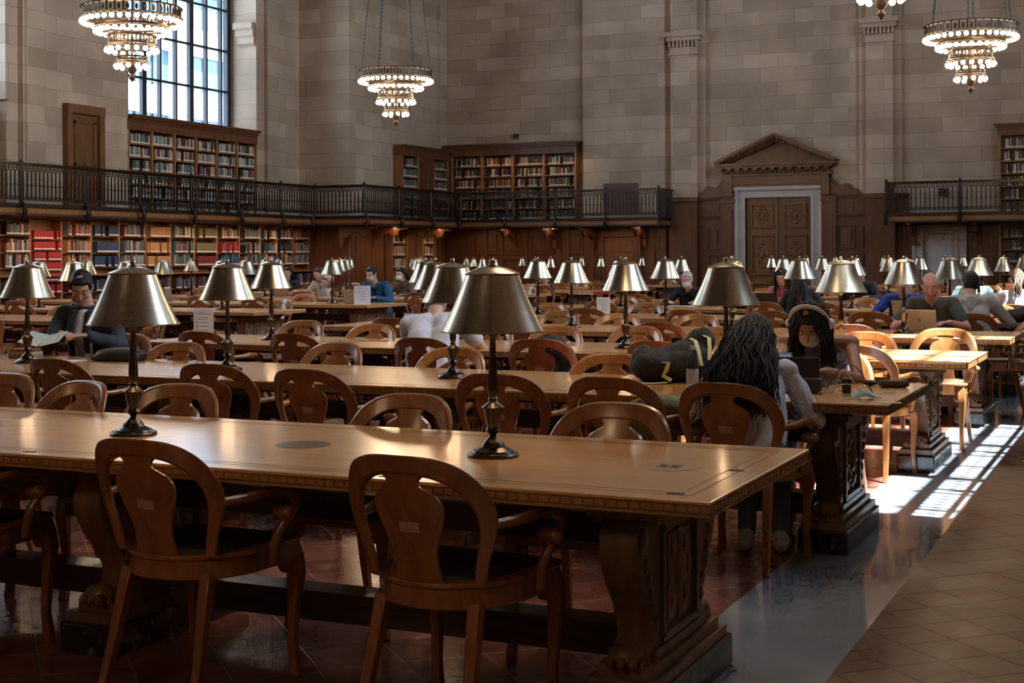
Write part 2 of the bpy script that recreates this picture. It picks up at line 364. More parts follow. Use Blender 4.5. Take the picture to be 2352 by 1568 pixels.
struct(MB().box(XL-1, XR+1, YB-0.4, YB, 0, ZC).build('wall_back', STY, smooth=0))

# pilasters on the end wall and on the left wall, with moulded capitals
def capital(b, x0, x1, y, z0, z1, d=0.0):
    h = z1-z0
    b.box(x0-0.05-d, x1+0.05+d, y-0.30, y, z0, z0+0.08*h); b.box(x0-0.02-d, x1+0.02+d, y-0.26, y, z0+0.08*h, z0+0.35*h)
    b.box(x0-0.10-d, x1+0.10+d, y-0.36, y, z0+0.62*h, z0+0.80*h); b.box(x0-0.15-d, x1+0.15+d, y-0.42, y, z0+0.80*h, z1)
    n = int((x1-x0+0.2)/0.11)
    for k in range(n):
        xx = x0-0.06+(x1-x0+0.12)*(k+0.2)/n; b.box(xx, xx+0.055, y-0.33, y, z0+0.35*h, z0+0.62*h)
for (x0, x1) in ((-12.43, -11.68), (-7.12, -6.42)):
    b = MB(); b.box(x0-0.2, x1+0.2, YE-0.10, YE, 3.0, ZC); b.box(x0, x1, YE-0.24, YE, 3.0, ZC); capital(b, x0, x1, YE, 7.0, 7.62)
    struct(b.build('trim_1', STY, smooth=0))
for (a, c) in WIN:
    for (yy, sg) in ((c, 1),):
        b = MB(); b.box(XL-0.34, XL+0.05, c-0.07, c+0.06, 4.66, 12); b.box(XL, XL+0.10, c+0.35, c+0.95, 2.5, ZC)
        for q, (z0, z1, e) in enumerate(((6.86, 6.92, 0.03), (6.92, 7.12, 0.06), (7.12, 7.30, 0.10), (7.30, 7.46, 0.15))): b.box(XL-0.42-e, XL+0.01, c-0.07-e, c, z0, z1)
        struct(b.build('trim_2', STX, smooth=0))
for yy in (22.27, 13.6):
    struct(MB().box(XL, XL+0.12, yy, yy+0.56, 2.5, ZC).box(XL, XL+0.05, yy-0.1, yy+0.66, 2.5, ZC).build('trim_3', STX, smooth=0))
struct(MB().box(X2, X2+0.08, YE-0.5, YE-0.02, 2.5, ZC).build('trim_4', STX, smooth=0))

# windows: dark steel frames, glass panes
M_frame = mat('steel_window_frame', (0.022, 0.027, 0.033), 0.5, 0.3)
def window(n, xg, a, c, sill, spring, sgn):
    r = (c-a)/2; cy = (a+c)/2; root = struct(thing('window_%d' % n, None, None, (xg, cy, 0)))
    b = MB(); w = 0.035
    def top(y): return spring+sqrt(max(0.0, r*r-(y-cy)**2))
    ys = [cy-0.9-1.23, cy-0.9-0.615, cy-0.9, cy-0.3, cy+0.3, cy+0.9, cy+0.9+0.615, cy+0.9+1.23]
    for k, y in enumerate(ys):
        if y < a or y > c: continue
        ww = 0.075 if k in (2, 5) else 0.03
        b.box(-0.05, 0.05, y-cy-ww, y-cy+ww, sill, top(y))
    z = sill+0.02
    while z < spring+r-0.2:
        hw = r if z < spring else sqrt(max(0, r*r-(z-spring)**2))
        b.box(-0.04, 0.04, -hw, hw, z-0.028, z+0.028); z += 1.04
    b.box(-0.07, 0.07, -r, -r+0.13, sill, spring); b.box(-0.07, 0.07, r-0.13, r, sill, spring); b.box(-0.07, 0.07, -r, r, sill, sill+0.09)
    for k in range(20):
        t0, t1 = pi*k/20, pi*(k+1)/20
        b.prism([(r*cos(t0), spring+r*sin(t0)), (r*cos(t1), spring+r*sin(t1)), ((r-.13)*cos(t1), spring+(r-.13)*sin(t1)), ((r-.13)*cos(t0), spring+(r-.13)*sin(t0))], -0.07, 0.07, 'X')
    b.build('window_frame', M_frame, root, smooth=0)
    g = MB(); ol = [(-r, sill), (r, sill)]+[(r*cos(pi*k/20), spring+r*sin(pi*k/20)) for k in range(21)]
    g.prism(ol, -0.004, 0.004, 'X'); g.build('glass_pane', M_glass, root, smooth=0)
    # light portal for daylight sampling
    la = bpy.data.lights.new('daylight_portal', 'AREA'); la.shape = 'RECTANGLE'; la.size = c-a; la.size_y = spring+r-sill; la.cycles.is_portal = True
    lo = bpy.data.objects.new('daylight_portal', la); COL.objects.link(lo); lo.location = (xg-sgn*0.12, cy, (sill+spring+r)/2)
    lo.rotation_euler = Vector((sgn, 0, 0)).to_track_quat('-Z', 'Z').to_euler()
for k, (a, c) in enumerate(WIN): window(k+1, XL-0.86, a, c, 4.66, 10.4, 1)
for k, (a, c) in enumerate(WINR): window(k+5, XR+0.80, a, c, 4.66, 13.2, -1)

# office tower across the street, seen through the left window
M_fac = mat('facade_panel', (0.36, 0.38, 0.40), 0.6); M_fglass = mat('facade_glass', (0.045, 0.085, 0.13), 0.15, var=0.25, vscale=0.25)
tw = thing('office_building', 'white banded office tower with blue glass seen through the arched window', 'building', (-62, 62, 0))
b = MB()
for k in range(14): b.box(-2, 0.35, -50, 40, -2+k*4.4, -2+k*4.4+1.9)
for k in range(9): b.box(-2, 0.45, -50+k*11.2, -50+k*11.2+1.5, -2, 58)
b.build('spandrel_panels', M_fac, tw, smooth=0)
b = MB().box(-3, 0, -50, 40, -2, 58); 
b.build('window_bands', M_fglass, tw, smooth=0)
b = MB()
for k in range(48): b.box(-1, 0.12, -50+k*1.87, -50+k*1.87+0.10, -2, 58)
b.build('mullions', M_frame, tw, smooth=0)

# ---------------------------------------------------------------- wainscot, doors and pediment on the end wall
def panelling(b, x0, x1, y, z0, z1, n, dep=0.05):
    """raised-and-fielded panelling facing -Y"""
    b.box(x0, x1, y-dep, y, z0, z1); w = (x1-x0)/n
    for k in range(n):
        a, c = x0+k*w+0.09, x0+(k+1)*w-0.09
        if c-a < 0.1: continue
        for (q0, q1) in ((z0+0.15, z0+(z1-z0)*0.62), (z0+(z1-z0)*0.62+0.12, z1-0.18)):
            e = 0.045
            b.box(a, c, y-dep-e, y-dep, q0, q0+0.04); b.box(a, c, y-dep-e, y-dep, q1-0.04, q1)
            b.box(a, a+0.04, y-dep-e, y-dep, q0+.04, q1-.04); b.box(c-0.04, c, y-dep-e, y-dep, q0+.04, q1-.04)
            b.box(a+0.1, c-0.1, y-dep-0.03, y-dep, q0+0.1, q1-0.1)
def mould(b, x0, x1, y, z0, z1, out):
    n = 4
    for k in range(n): b.box(x0, x1, y-out*(k+1)/n, y, z0+(z1-z0)*k/n, z0+(z1-z0)*(k+1)/n)
b = MB()
for (x0, x1, n) in ((-12.62, -10.98, 3), (-8.0, -6.05, 3)):
    panelling(b, x0, x1, YE, 0, 2.46, n); mould(b, x0, x1, YE, 2.46, 2.58, 0.16); b.box(x0, x1, YE-0.08, YE, 2.58, 2.96); mould(b, x0, x1, YE, 2.96, 3.08, 0.18)
    for k in range(n): w = (x1-x0)/n; b.box(x0+k*w+.12, x0+(k+1)*w-.12, YE-0.095, YE, 2.66, 2.88)
for x in (-12.43, -7.12): b.box(x-0.02, x+0.75, YE-0.32, YE, 0, 2.5); b.box(x-0.06, x+0.79, YE-0.38, YE, 2.96, 3.08); b.box(x-0.02, x+0.75, YE-0.30, YE, 2.5, 2.96)
panelling(b, -6.05, -5.97, YE, 0, 2.3, 1); panelling(b, -4.62, -3.9, YE, 0, 2.3, 1); b.box(-3.9, 1.4, YE-0.05, YE, 0, 0.3)
panelling(b, X2, -15.0, YE-0.05, 0, 2.3, 5); panelling(b, -15.0, -12.62, YE-0.05, 0, 2.3, 3)
for x in (-18.2, -16.9, -15.6, -14.85, -13.05, -12.7): b.box(x-0.09, x+0.09, YE-0.16, YE, 0, 2.3)
struct(b.build('trim_5', M_panel, smooth=0))
b = MB()   # scrolled shoulders either side of the doorcase
for sg, xa in ((1, -11.78), (-1, -7.24)):
    pts = [(0, 0), (0.90, 0), (0.90, 0.46), (0.80, 0.46), (0.70, 0.34), (0.55, 0.24), (0.42, 0.30), (0.30, 0.27), (0.22, 0.16), (0.08, 0.12)]
    b.prism([(xa+sg*p[0], 3.08+p[1]) for p in pts], YE-0.14, YE)
    b.prism([(xa+sg*(p[0]*0.86+0.1), 3.08+p[1]*0.72) for p in pts], YE-0.19, YE-0.14)
for x0, x1 in ((-11.05, -10.645), (-8.295, -7.92)): b.box(x0, x1, YE-0.18, YE-0.001, 0, 3.33); b.box(x0-0.02, x1+0.02, YE-0.22, YE-0.002, 2.9, 3.0); b.box(x0+0.08, x1-0.08, YE-0.20, YE-0.003, 0.4, 2.7)
struct(b.build('trim_6', M_panel, smooth=0))

dr = struct(thing('door_1', None, None, (-9.47, YE, 0)))
b = MB()    # marble architrave
for sg in (-1, 1):
    b.box(sg*0.89, sg*1.175, -0.16, 0, 0, 3.31); b.box(sg*0.89, sg*0.97, -0.20, 0, 0, 3.10); b.box(sg*1.08, sg*1.175, -0.21, 0, 0, 3.31)
b.box(-1.174, 1.174, -0.163, -0.001, 3.037, 3.309); b.box(-1.2, 1.2, -0.24, -0.002, 3.24, 3.33); b.box(-0.968, 0.968, -0.203, -0.001, 3.038, 3.098)
b.build('door_frame', M_white, dr, smooth=0)
for sg in (-1, 1):
    b = MB(); x0, x1 = (0.01, 0.885) if sg > 0 else (-0.885, -0.01)
    b.box(x0, x1, -0.08, 0, 0, 3.03)
    for (z0, z1) in ((0.15, 0.75), (0.95, 2.05), (2.22, 2.88)):
        a, c = x0+0.13, x1-0.13
        b.box(a, c, -0.14, 0, z0, z0+0.05); b.box(a, c, -0.14, 0, z1-0.05, z1); b.box(a, a+0.05, -0.14, 0, z0+.05, z1-.05); b.box(c-0.05, c, -0.14, 0, z0+.05, z1-.05)
        mx_, mz_ = (a+c)/2, (z0+z1)/2
        for q in range(10): an = 2*pi*q/10; b.ball((mx_+0.13*cos(an), -0.085, mz_+0.3*(z1-z0)*sin(an)), (0.05, 0.022, 0.05), 8, 5)
        b.ball((mx_, -0.085, mz_), (0.08, 0.035, 0.12), 8, 6)
    b.build('door_leaf', M_door, dr)
b = MB(); b.ball((0.06, -0.13, 1.05), 0.03); b.ball((-0.06, -0.13, 1.05), 0.03); b.build('door_handle', M_brass, dr)

pd = struct(thing('trim_7', None, None, (-9.49, YE, 0)))
b = MB(); b.box(-1.42, 1.42, -0.22, 0, 3.33, 3.62); b.box(-1.30, 1.30, -0.25, 0, 3.38, 3.58); b.box(-1.42, -1.20, -0.30, 0, 3.08, 3.62); b.box(1.20, 1.42, -0.30, 0, 3.08, 3.62)
b.box(-1.48, 1.48, -0.28, 0, 3.62, 3.68); b.box(-1.55, 1.55, -0.48, 0, 3.82, 3.88); b.box(-1.62, 1.62, -0.55, 0, 3.88, 3.95)
for k in range(44): x = -1.44+2.88*k/44; b.box(x, x+0.034, -0.38, 0, 3.69, 3.76)
for k in range(13): x = -1.48+2.86*k/12; b.box(x-.05, x+.05, -0.47, 0, 3.765, 3.819)
b.box(-1.46, 1.46, -0.30, 0, 3.681, 3.819)
b.prism([(-1.5, 3.951), (1.5, 3.951), (0, 4.56)], -0.12, 0)
for sg in (-1, 1):   # raking cornice
    for (o0, o1, dp) in ((0.0, 0.06, 0.55), (0.06, 0.11, 0.48), (0.17, 0.21, 0.28)):
        pts = [(sg*(1.66-o0*1.2), 3.95+0.06-o0), (0, 4.74-o0*1.12), (0, 4.74-o1*1.12), (sg*(1.66-o1*1.2), 3.95+0.06-o1)]
        pts = [(p[0], max(p[1], 3.95)) for p in pts]; b.prism(pts, -dp, 0)
    for k in range(22):
        q = (k+0.5)/22; x = sg*1.38*(1-q); z = 3.98+0.555*q; b.box(x-.02, x+.02, -0.36, 0, z, z+0.07)
    for k in range(6):
        q = (k+0.5)/6; x = sg*1.45*(1-q); z = 4.03+0.60*q; b.box(x-.04, x+.04, -0.44, 0, z, z+0.06)
b.build('pediment', M_door, pd, smooth=0)

d2 = struct(thing('door_2', None, None, (-5.295, YE, 0)))
b = MB()
for sg in (-1, 1): b.box(sg*0.40, sg*0.675, -0.14, 0, 0, 2.24); b.box(sg*0.40, sg*0.46, -0.18, 0, 0, 2.10); b.box(sg*0.60, sg*0.675, -0.18, 0, 0, 2.24)
b.box(-0.674, 0.674, -0.143, -0.001, 2.031, 2.238); b.box(-0.69, 0.69, -0.20, -0.002, 2.19, 2.25); b.box(-0.458, 0.458, -0.183, -0.001, 2.032, 2.088); b.box(-0.08, 0.08, -0.22, 0, 2.05, 2.25)
b.build('door_frame', M_white, d2, smooth=0)
b = MB().box(-0.4, 0.4, -0.06, 0, 0, 2.03); b.box(-0.30, 0.30, -0.075, 0, 0.15, 1.9); b.build('door_leaf', M_paint, d2, smooth=0)
MB().ball((-0.28, -0.12, 1.05), 0.03).build('door_handle', M_brass, d2)

# small door in the left wall at gallery level, and its frame
d3 = struct(thing('door_3', None, None, (XL, 24.03, 2.5)))
b = MB(); b.box(0, 0.14, -0.58, -0.42, 0, 2.05); b.box(0, 0.14, 0.42, 0.58, 0, 2.05); b.box(0, 0.15, -0.59, 0.59, 2.05, 2.24); b.build('door_frame', M_door, d3, smooth=0)
b = MB(); b.box(0, 0.07, -0.42, 0.42, 0, 2.04)
for (z0, z1) in ((0.15, 0.8), (0.95, 1.9)):
    b.box(0, 0.095, -0.32, 0.32, z0, z0+0.05); b.box(0, 0.095, -0.32, 0.32, z1-0.05, z1); b.box(0, 0.095, -0.32, -0.27, z0, z1); b.box(0, 0.095, 0.27, 0.32, z0, z1)
b.build('door_leaf', M_door, d3, smooth=0)
b = MB(); b.box(0.07, 0.12, -0.39, -0.36, 0.5, 0.62); b.box(0.07, 0.12, -0.39, -0.36, 1.6, 1.72); b.box(0.07, 0.12, 0.34, 0.37, 0.55, 0.65); b.build('hinge', M_brass, d3, smooth=0)
d4 = struct(thing('door_4', None, None, (-13.95, YE-0.1, 0)))
b = MB(); b.box(-0.62, -0.48, -0.16, 0, 0, 2.02); b.box(0.48, 0.62, -0.16, 0, 0, 2.02); b.box(-0.62, 0.62, -0.16, 0, 2.02, 2.16); b.build('door_frame', M_panel, d4, smooth=0)
b = MB(); b.box(-0.48, 0.48, -0.10, 0, 0, 2.02)
for (z0, z1) in ((0.15, 0.9), (1.0, 1.5), (1.6, 1.92)): b.box(-0.36, 0.36, -0.125, 0, z0, z1)
b.build('door_leaf', M_door, d4, smooth=0)

# ---------------------------------------------------------------- gallery: floor, fascia, brackets (structure) and railings
M_fascia = wood('gallery_fascia_oak', (0.20, 0.08, 0.024), (0.31, 0.135, 0.042), 0.4, 0.1, 0.8, 'X')
XG, XG2, YG, XGR = -19.80, -18.35, 36.6, -0.18
GP = [(XG, 5.0), (XG, 31.2), (-18.55, 31.2), (XG2, 31.2), (XG2, YG), (-12.40, YG)]
def gal_poly(b, inset, z0, z1):
    i = inset
    b.box(XL, XG-i, 5.0, 31.2, z0, z1); b.box(XL, XG2-i, 31.2+i, YE, z0, z1); b.box(XG2-i, -12.40-i, YG+i, YE, z0, z1)
    b.box(-6.40+i, XR, YG+i, YE, z0, z1); b.box(XGR+i, XR, 7.0, YE, z0, z1)
b = MB(); gal_poly(b, 0.0, 2.46, 2.53); b.m(1); gal_poly(b, 0.05, 2.34, 2.46); b.m(2); gal_poly(b, 0.12, 2.29, 2.34); gal_poly(b, 0.0, 2.30, 2.345)
struct(b.build('trim_8', [M_iron, M_fascia, M_dark], smooth=0))
def bracket(x, y, dx, dy):
    """scrolled console below the gallery; (dx,dy) points back to the wall"""
    b = MB(); L = 1.0
    pts = [(0.02, 2.30), (0.30, 2.30), (1.15, 2.30), (1.15, 1.75), (1.05, 1.72), (1.0, 1.95), (0.8, 2.08), (0.55, 2.12), (0.45, 2.02), (0.32, 2.06), (0.25, 2.20), (0.05, 2.22)]
    T = Matrix(((dx, -dy, 0, x), (dy, dx, 0, y), (0, 0, 1, 0), (0, 0, 0, 1)))
    b.prism(pts, -0.05, 0.05, 'Y', T)
    return struct(b.build('trim_9', M_panel, smooth=0))
for x in (-17.2, -15.9, -14.75, -13.2): bracket(x, YG+0.05, 0, 1)
for y in (32.0, 33.6, 35.0, 36.2): bracket(XG2-0.05, y, -1, 0)
for x in (-5.9, -4.3): bracket(x, YG+0.05, 0, 1)

def railing(p, q, label, first=True, n=None):
    """one bay of wrought-iron gallery railing from p to q (xy), standing on the gallery edge"""
    p = Vector((*p, 0)); q = Vector((*q, 0)); d = q-p; L = d.length; d.normalize(); ang = atan2(d.y, d.x)
    r = thing('gallery_railing', label, 'railing', (p.x, p.y, 2.53), ang, 'iron railings along the gallery')
    MB().box(0, L, -0.035, 0.035, 0.74, 0.78).box(0, L, -0.02, 0.02, 0.71, 0.74).build('handrail', M_bronze, r, smooth=0)
    b = MB(); b.box(0, L, -0.012, 0.012, 0.62, 0.635); b.box(0, L, -0.015, 0.015, 0.06, 0.08); b.box(0, L, -0.012, 0.012, 0.12, 0.135); m = max(2, int(L/0.105))
    for k in range(m):
        x = L*(k+0.5)/m; b.box(x-0.011, x+0.011, -0.010, 0.010, 0.06, 0.63); b.box(x-0.019, x+0.019, -0.014, 0.014, 0.33, 0.37)
        b.box(x-0.018, x+0.018, -0.006, 0.006, 0.655, 0.69); b.box(x-0.04, x+0.04, -0.005, 0.005, 0.085, 0.115)
        b.box(x-L/m/2-0.012, x-L/m/2+0.012, -0.006, 0.006, 0.635, 0.71)
    b.build('baluster_panel', M_iron, r, smooth=0)
    b = MB(); pts = [(0.03, -0.30), (0.06, -0.24), (0.10, -0.16), (0.10, -0.08), (0.05, 0.0), (0.0, 0.06), (0.0, 0.76)]   # bulging S-shaped post foot
    b.tube([(0, -y_, z_) for y_, z_ in pts], [0.03, 0.045, 0.05, 0.045, 0.035, 0.03, 0.028], 8); b.ball((0, 0, 0.80), 0.04)
    b.build('post', M_iron, r)
    return r
ys = [5.0, 7.2, 9.4, 11.6, 13.8, 16.0, 17.4, 19.15, 20.87, 22.63, 24.34, 26.1, 27.9, 29.65, 31.2]
for k in range(len(ys)-1):
    if ys[k] > 18: railing((XG, ys[k]), (XG, ys[k+1]), 'dark iron railing bay on the left gallery, %s from its left end' % ORD[k-7])
railing((XG, 31.2), (XG2, 31.2), 'bright short railing bay where the gallery steps forward below the lit pier')
for k, (a, c) in enumerate(((31.2, 33.0), (33.0, 34.8), (34.8, YG))): railing((XG2, a), (XG2, c), 'dark receding railing bay before the corner bookcase, %s after the step' % ORD[k])
xs = [XG2, -17.0, -15.6, -14.9, -13.35, -12.40]
xs = [XG2, -16.9, -15.4, -13.9, -12.40]
for k in range(4): railing((xs[k], YG), (xs[k+1], YG), 'iron railing bay in front of the end-wall bookcase, %s from the corner' % ORD[k])
xs = [-6.40, -4.62, -2.85, -1.2]
for k in range(3): railing((xs[k], YG), (xs[k+1], YG), 'iron railing bay of the right-hand end gallery, %s from its free end' % ORD[k])
for k in range(9): railing((XGR, 7.3+1.9*k+1.9), (XGR, 7.3+1.9*k), 'iron railing bay of the gallery under the right-hand windows')
for (x, y) in ((-12.40, YG), (-6.40, YG)):
    r = thing('gallery_railing', 'short iron return railing closing the gallery end at %s pilaster' % ('the left' if x < -9 else 'the right'), 'railing', (x, y, 2.53), pi/2, 'iron railings along the gallery')
    MB().box(0, 1.3, -0.035, 0.035, 0.74, 0.78).build('handrail', M_bronze, r, smooth=0)
    b = MB()
    for k in range(12): b.box(0.1*k+0.05, 0.1*k+0.072, -0.01, 0.01, 0, 0.74)
    b.build('baluster_panel', M_iron, r, smooth=0)
    MB().box(-0.03, 0.03, -0.03, 0.03, -0.25, 0.84).build('post', M_iron, r, smooth=0)
# panel under the gallery step and beside the wall shelves
b = MB(); b.box(XL+0.3, X2-0.02, YJ-0.08, YJ-0.02, 0, 2.3)
for k in range(2): x = XL+0.42+0.6*k; b.box(x, x+0.45, YJ-0.10, YJ-0.08, 0.3, 2.1)
b.box(X2, X2+0.05, YJ, 34.3, 0, 2.3); b.box(X2, X2+0.05, 35.2, 36.1, 0, 2.3); b.box(X2, X2+0.05, 36.9, YE, 0, 2.3)
for y in (32.7, 33.5, 35.3, 37.0): b.box(X2+0.05, X2+0.07, y, y+0.65, 0.3, 2.05)
b.box(X2+0.0, X2+0.10, 34.2, 34.3, 0, 2.3)
struct(b.build('trim_10', M_panel, smooth=0))
struct(MB().box(XL, XL+0.55, 32.2, YJ-0.02, 0, 2.3).build('trim_11', M_panel, smooth=0))

# notice board on the wall behind the gallery railing, a small camera
sb = MB().box(-0.5, 0.5, -0.04, 0, -0.42, 0.42).build('notice_board', mat('brown_board', (0.10, 0.045, 0.035), 0.5), None, (-13.9, YE-0.25, 3.1))
tag(sb, 'plain brown board hung on the stone wall behind the gallery railing', 'board')
sb = MB().box(-0.05, 0.05, -0.16, 0, -0.06, 0.06).build('security_camera', mat('black_plastic', (0.015, 0.015, 0.016), 0.4), None, (-17.2, YE-0.0, 4.98))
tag(sb, 'tiny dark camera fixed to the stone wall above the end bookcase', 'camera')
sb = MB().box(-0.11, 0.11, -0.10, 0, -0.10, 0.10).build('wall_speaker', MATS['black_plastic'], None, (-5.2, YE, 3.08))
tag(sb, 'small black box on the wall behind the right gallery railing', 'speaker')
lt = thing('ceiling_spotlight', 'small lit spotlight under the gallery at the end wall', 'light', (-15.7, 37.2, 2.29))
MB().lathe([(0.09, -0.03), (0.09, 0)], 12).build('housing', M_bronze, lt); MB().lathe([(0.07, -0.036), (0.07, -0.031)], 12).build('lens', M_bulb, lt)
# warm fill lights without fixtures, added to brighten panelling and shelves around the gallery
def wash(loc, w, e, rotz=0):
    la = bpy.data.lights.new('wash_fill', 'AREA'); la.shape = 'RECTANGLE'; la.size = w; la.size_y = 0.08; la.energy = e; la.color = (1.0, 0.62, 0.32)
    lo = bpy.data.objects.new('wash_fill', la); COL.objects.link(lo); lo.location = loc; lo.rotation_euler = (0, 0, rotz); return lo
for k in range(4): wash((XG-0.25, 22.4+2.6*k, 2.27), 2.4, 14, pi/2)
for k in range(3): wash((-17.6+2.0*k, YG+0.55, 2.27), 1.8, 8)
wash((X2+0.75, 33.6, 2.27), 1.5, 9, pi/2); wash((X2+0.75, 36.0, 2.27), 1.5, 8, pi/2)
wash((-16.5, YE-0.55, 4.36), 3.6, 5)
# ================================================================ PEOPLE
SKIN = {'fair': (0.52, 0.30, 0.22), 'pink': (0.58, 0.30, 0.24), 'tan': (0.36, 0.19, 0.12), 'olive': (0.40, 0.23, 0.15)}
def skinmat(k): return mat('skin_'+k, SKIN[k], 0.5, var=0.06, vscale=25)
def fabric(name, col, rough=0.85): return mat('fabric_'+name, col, rough, var=0.10, vscale=12, bump=0.25)
TS = bpy.data.scenes.new('workbench')
def blob(b, name, m, parent, vox, smooth=3, folds=0.0, fscale=7.0, seed=0):
    """melt overlapping rounded pieces into one continuous surface"""
    me = b.mesh('tmp', m, 0); o = bpy.data.objects.new('tmp', me); TS.collection.objects.link(o)
    r = o.modifiers.new('r', 'REMESH'); r.mode = 'VOXEL'; r.voxel_size = vox; r.use_smooth_shade = True
    s = o.modifiers.new('s', 'SMOOTH'); s.factor = 0.5; s.iterations = smooth
    vl = TS.view_layers[0]; vl.update(); dg = vl.depsgraph; out = bpy.data.meshes.new_from_object(o.evaluated_get(dg)); bpy.data.objects.remove(o); bpy.data.meshes.remove(me)
    out.name = name; out.materials.clear(); out.materials.append(m)
    out.polygons.foreach_set('use_smooth', [True]*len(out.polygons))
    if folds:
        data = [(v.co.copy(), v.normal.copy()) for v in out.vertices]; cs = []
        for p, n_ in data:
            f = noise.noise(Vector((p.x*fscale+seed, p.y*fscale, p.z*fscale*0.55)))+0.5*noise.noise(Vector((p.x*fscale*2.3, p.y*fscale*2.3+seed, p.z*fscale*1.4)))
            cs += list(p+n_*(folds*(abs(f)*1.6-0.35)))
        out.vertices.foreach_set('co', cs)
    out.update(); return link(name, out, parent)
def ik(a, c, l1, l2, bend):
    a = Vector(a); c = Vector(c); d = c-a; L = min(d.length, (l1+l2)*0.995); u = d.normalized(); x = (l1*l1-l2*l2+L*L)/(2*L); h = sqrt(max(0.0, l1*l1-x*x))
    bd = Vector(bend); bd = (bd-u*bd.dot(u)).normalized(); return a+u*x+bd*h, a+u*L
def hand(b, w, d, up, sd, sc=1.0, curl=0.5):
    """palm, four unequal bent fingers and a side thumb; w wrist, d pointing direction, up back-of-hand normal, sd +1 thumb on the cross side"""
    d = Vector(d).normalized(); up = Vector(up); up = (up-d*up.dot(d)).normalized(); s_ = d.cross(up)*sd
    for k in (-0.026, -0.009, 0.009, 0.026): b.caps(Vector(w)+d*0.01*sc+s_*k*0.7*sc, Vector(w)+d*0.080*sc+s_*k*sc, 0.015*sc, 0.013*sc, 8)
    for k, L in ((-0.031, 0.060), (-0.0105, 0.075), (0.0105, 0.080), (0.031, 0.070)):
        p0 = Vector(w)+d*0.083*sc+s_*k*sc; dd = (d+s_*k*3.2).normalized(); p1 = p0+(dd*cos(curl*0.6)-up*sin(curl*0.6))*L*0.48*sc; p2 = p1+(dd*cos(curl*1.5)-up*sin(curl*1.5))*L*0.5*sc
        b.caps(p0, p1, 0.0092*sc, 0.0084*sc, 8); b.caps(p1, p2, 0.0084*sc, 0.0072*sc, 8)
    p0 = Vector(w)+d*0.025*sc+s_*0.026*sc; p1 = p0+(d*0.55+s_*0.8).normalized()*0.042*sc-up*0.006; p2 = p1+(d*0.9+s_*0.25).normalized()*0.032*sc-up*0.008
    b.caps(p0, p1, 0.0125*sc, 0.0105*sc, 8); b.caps(p1, p2, 0.0102*sc, 0.0085*sc, 8)
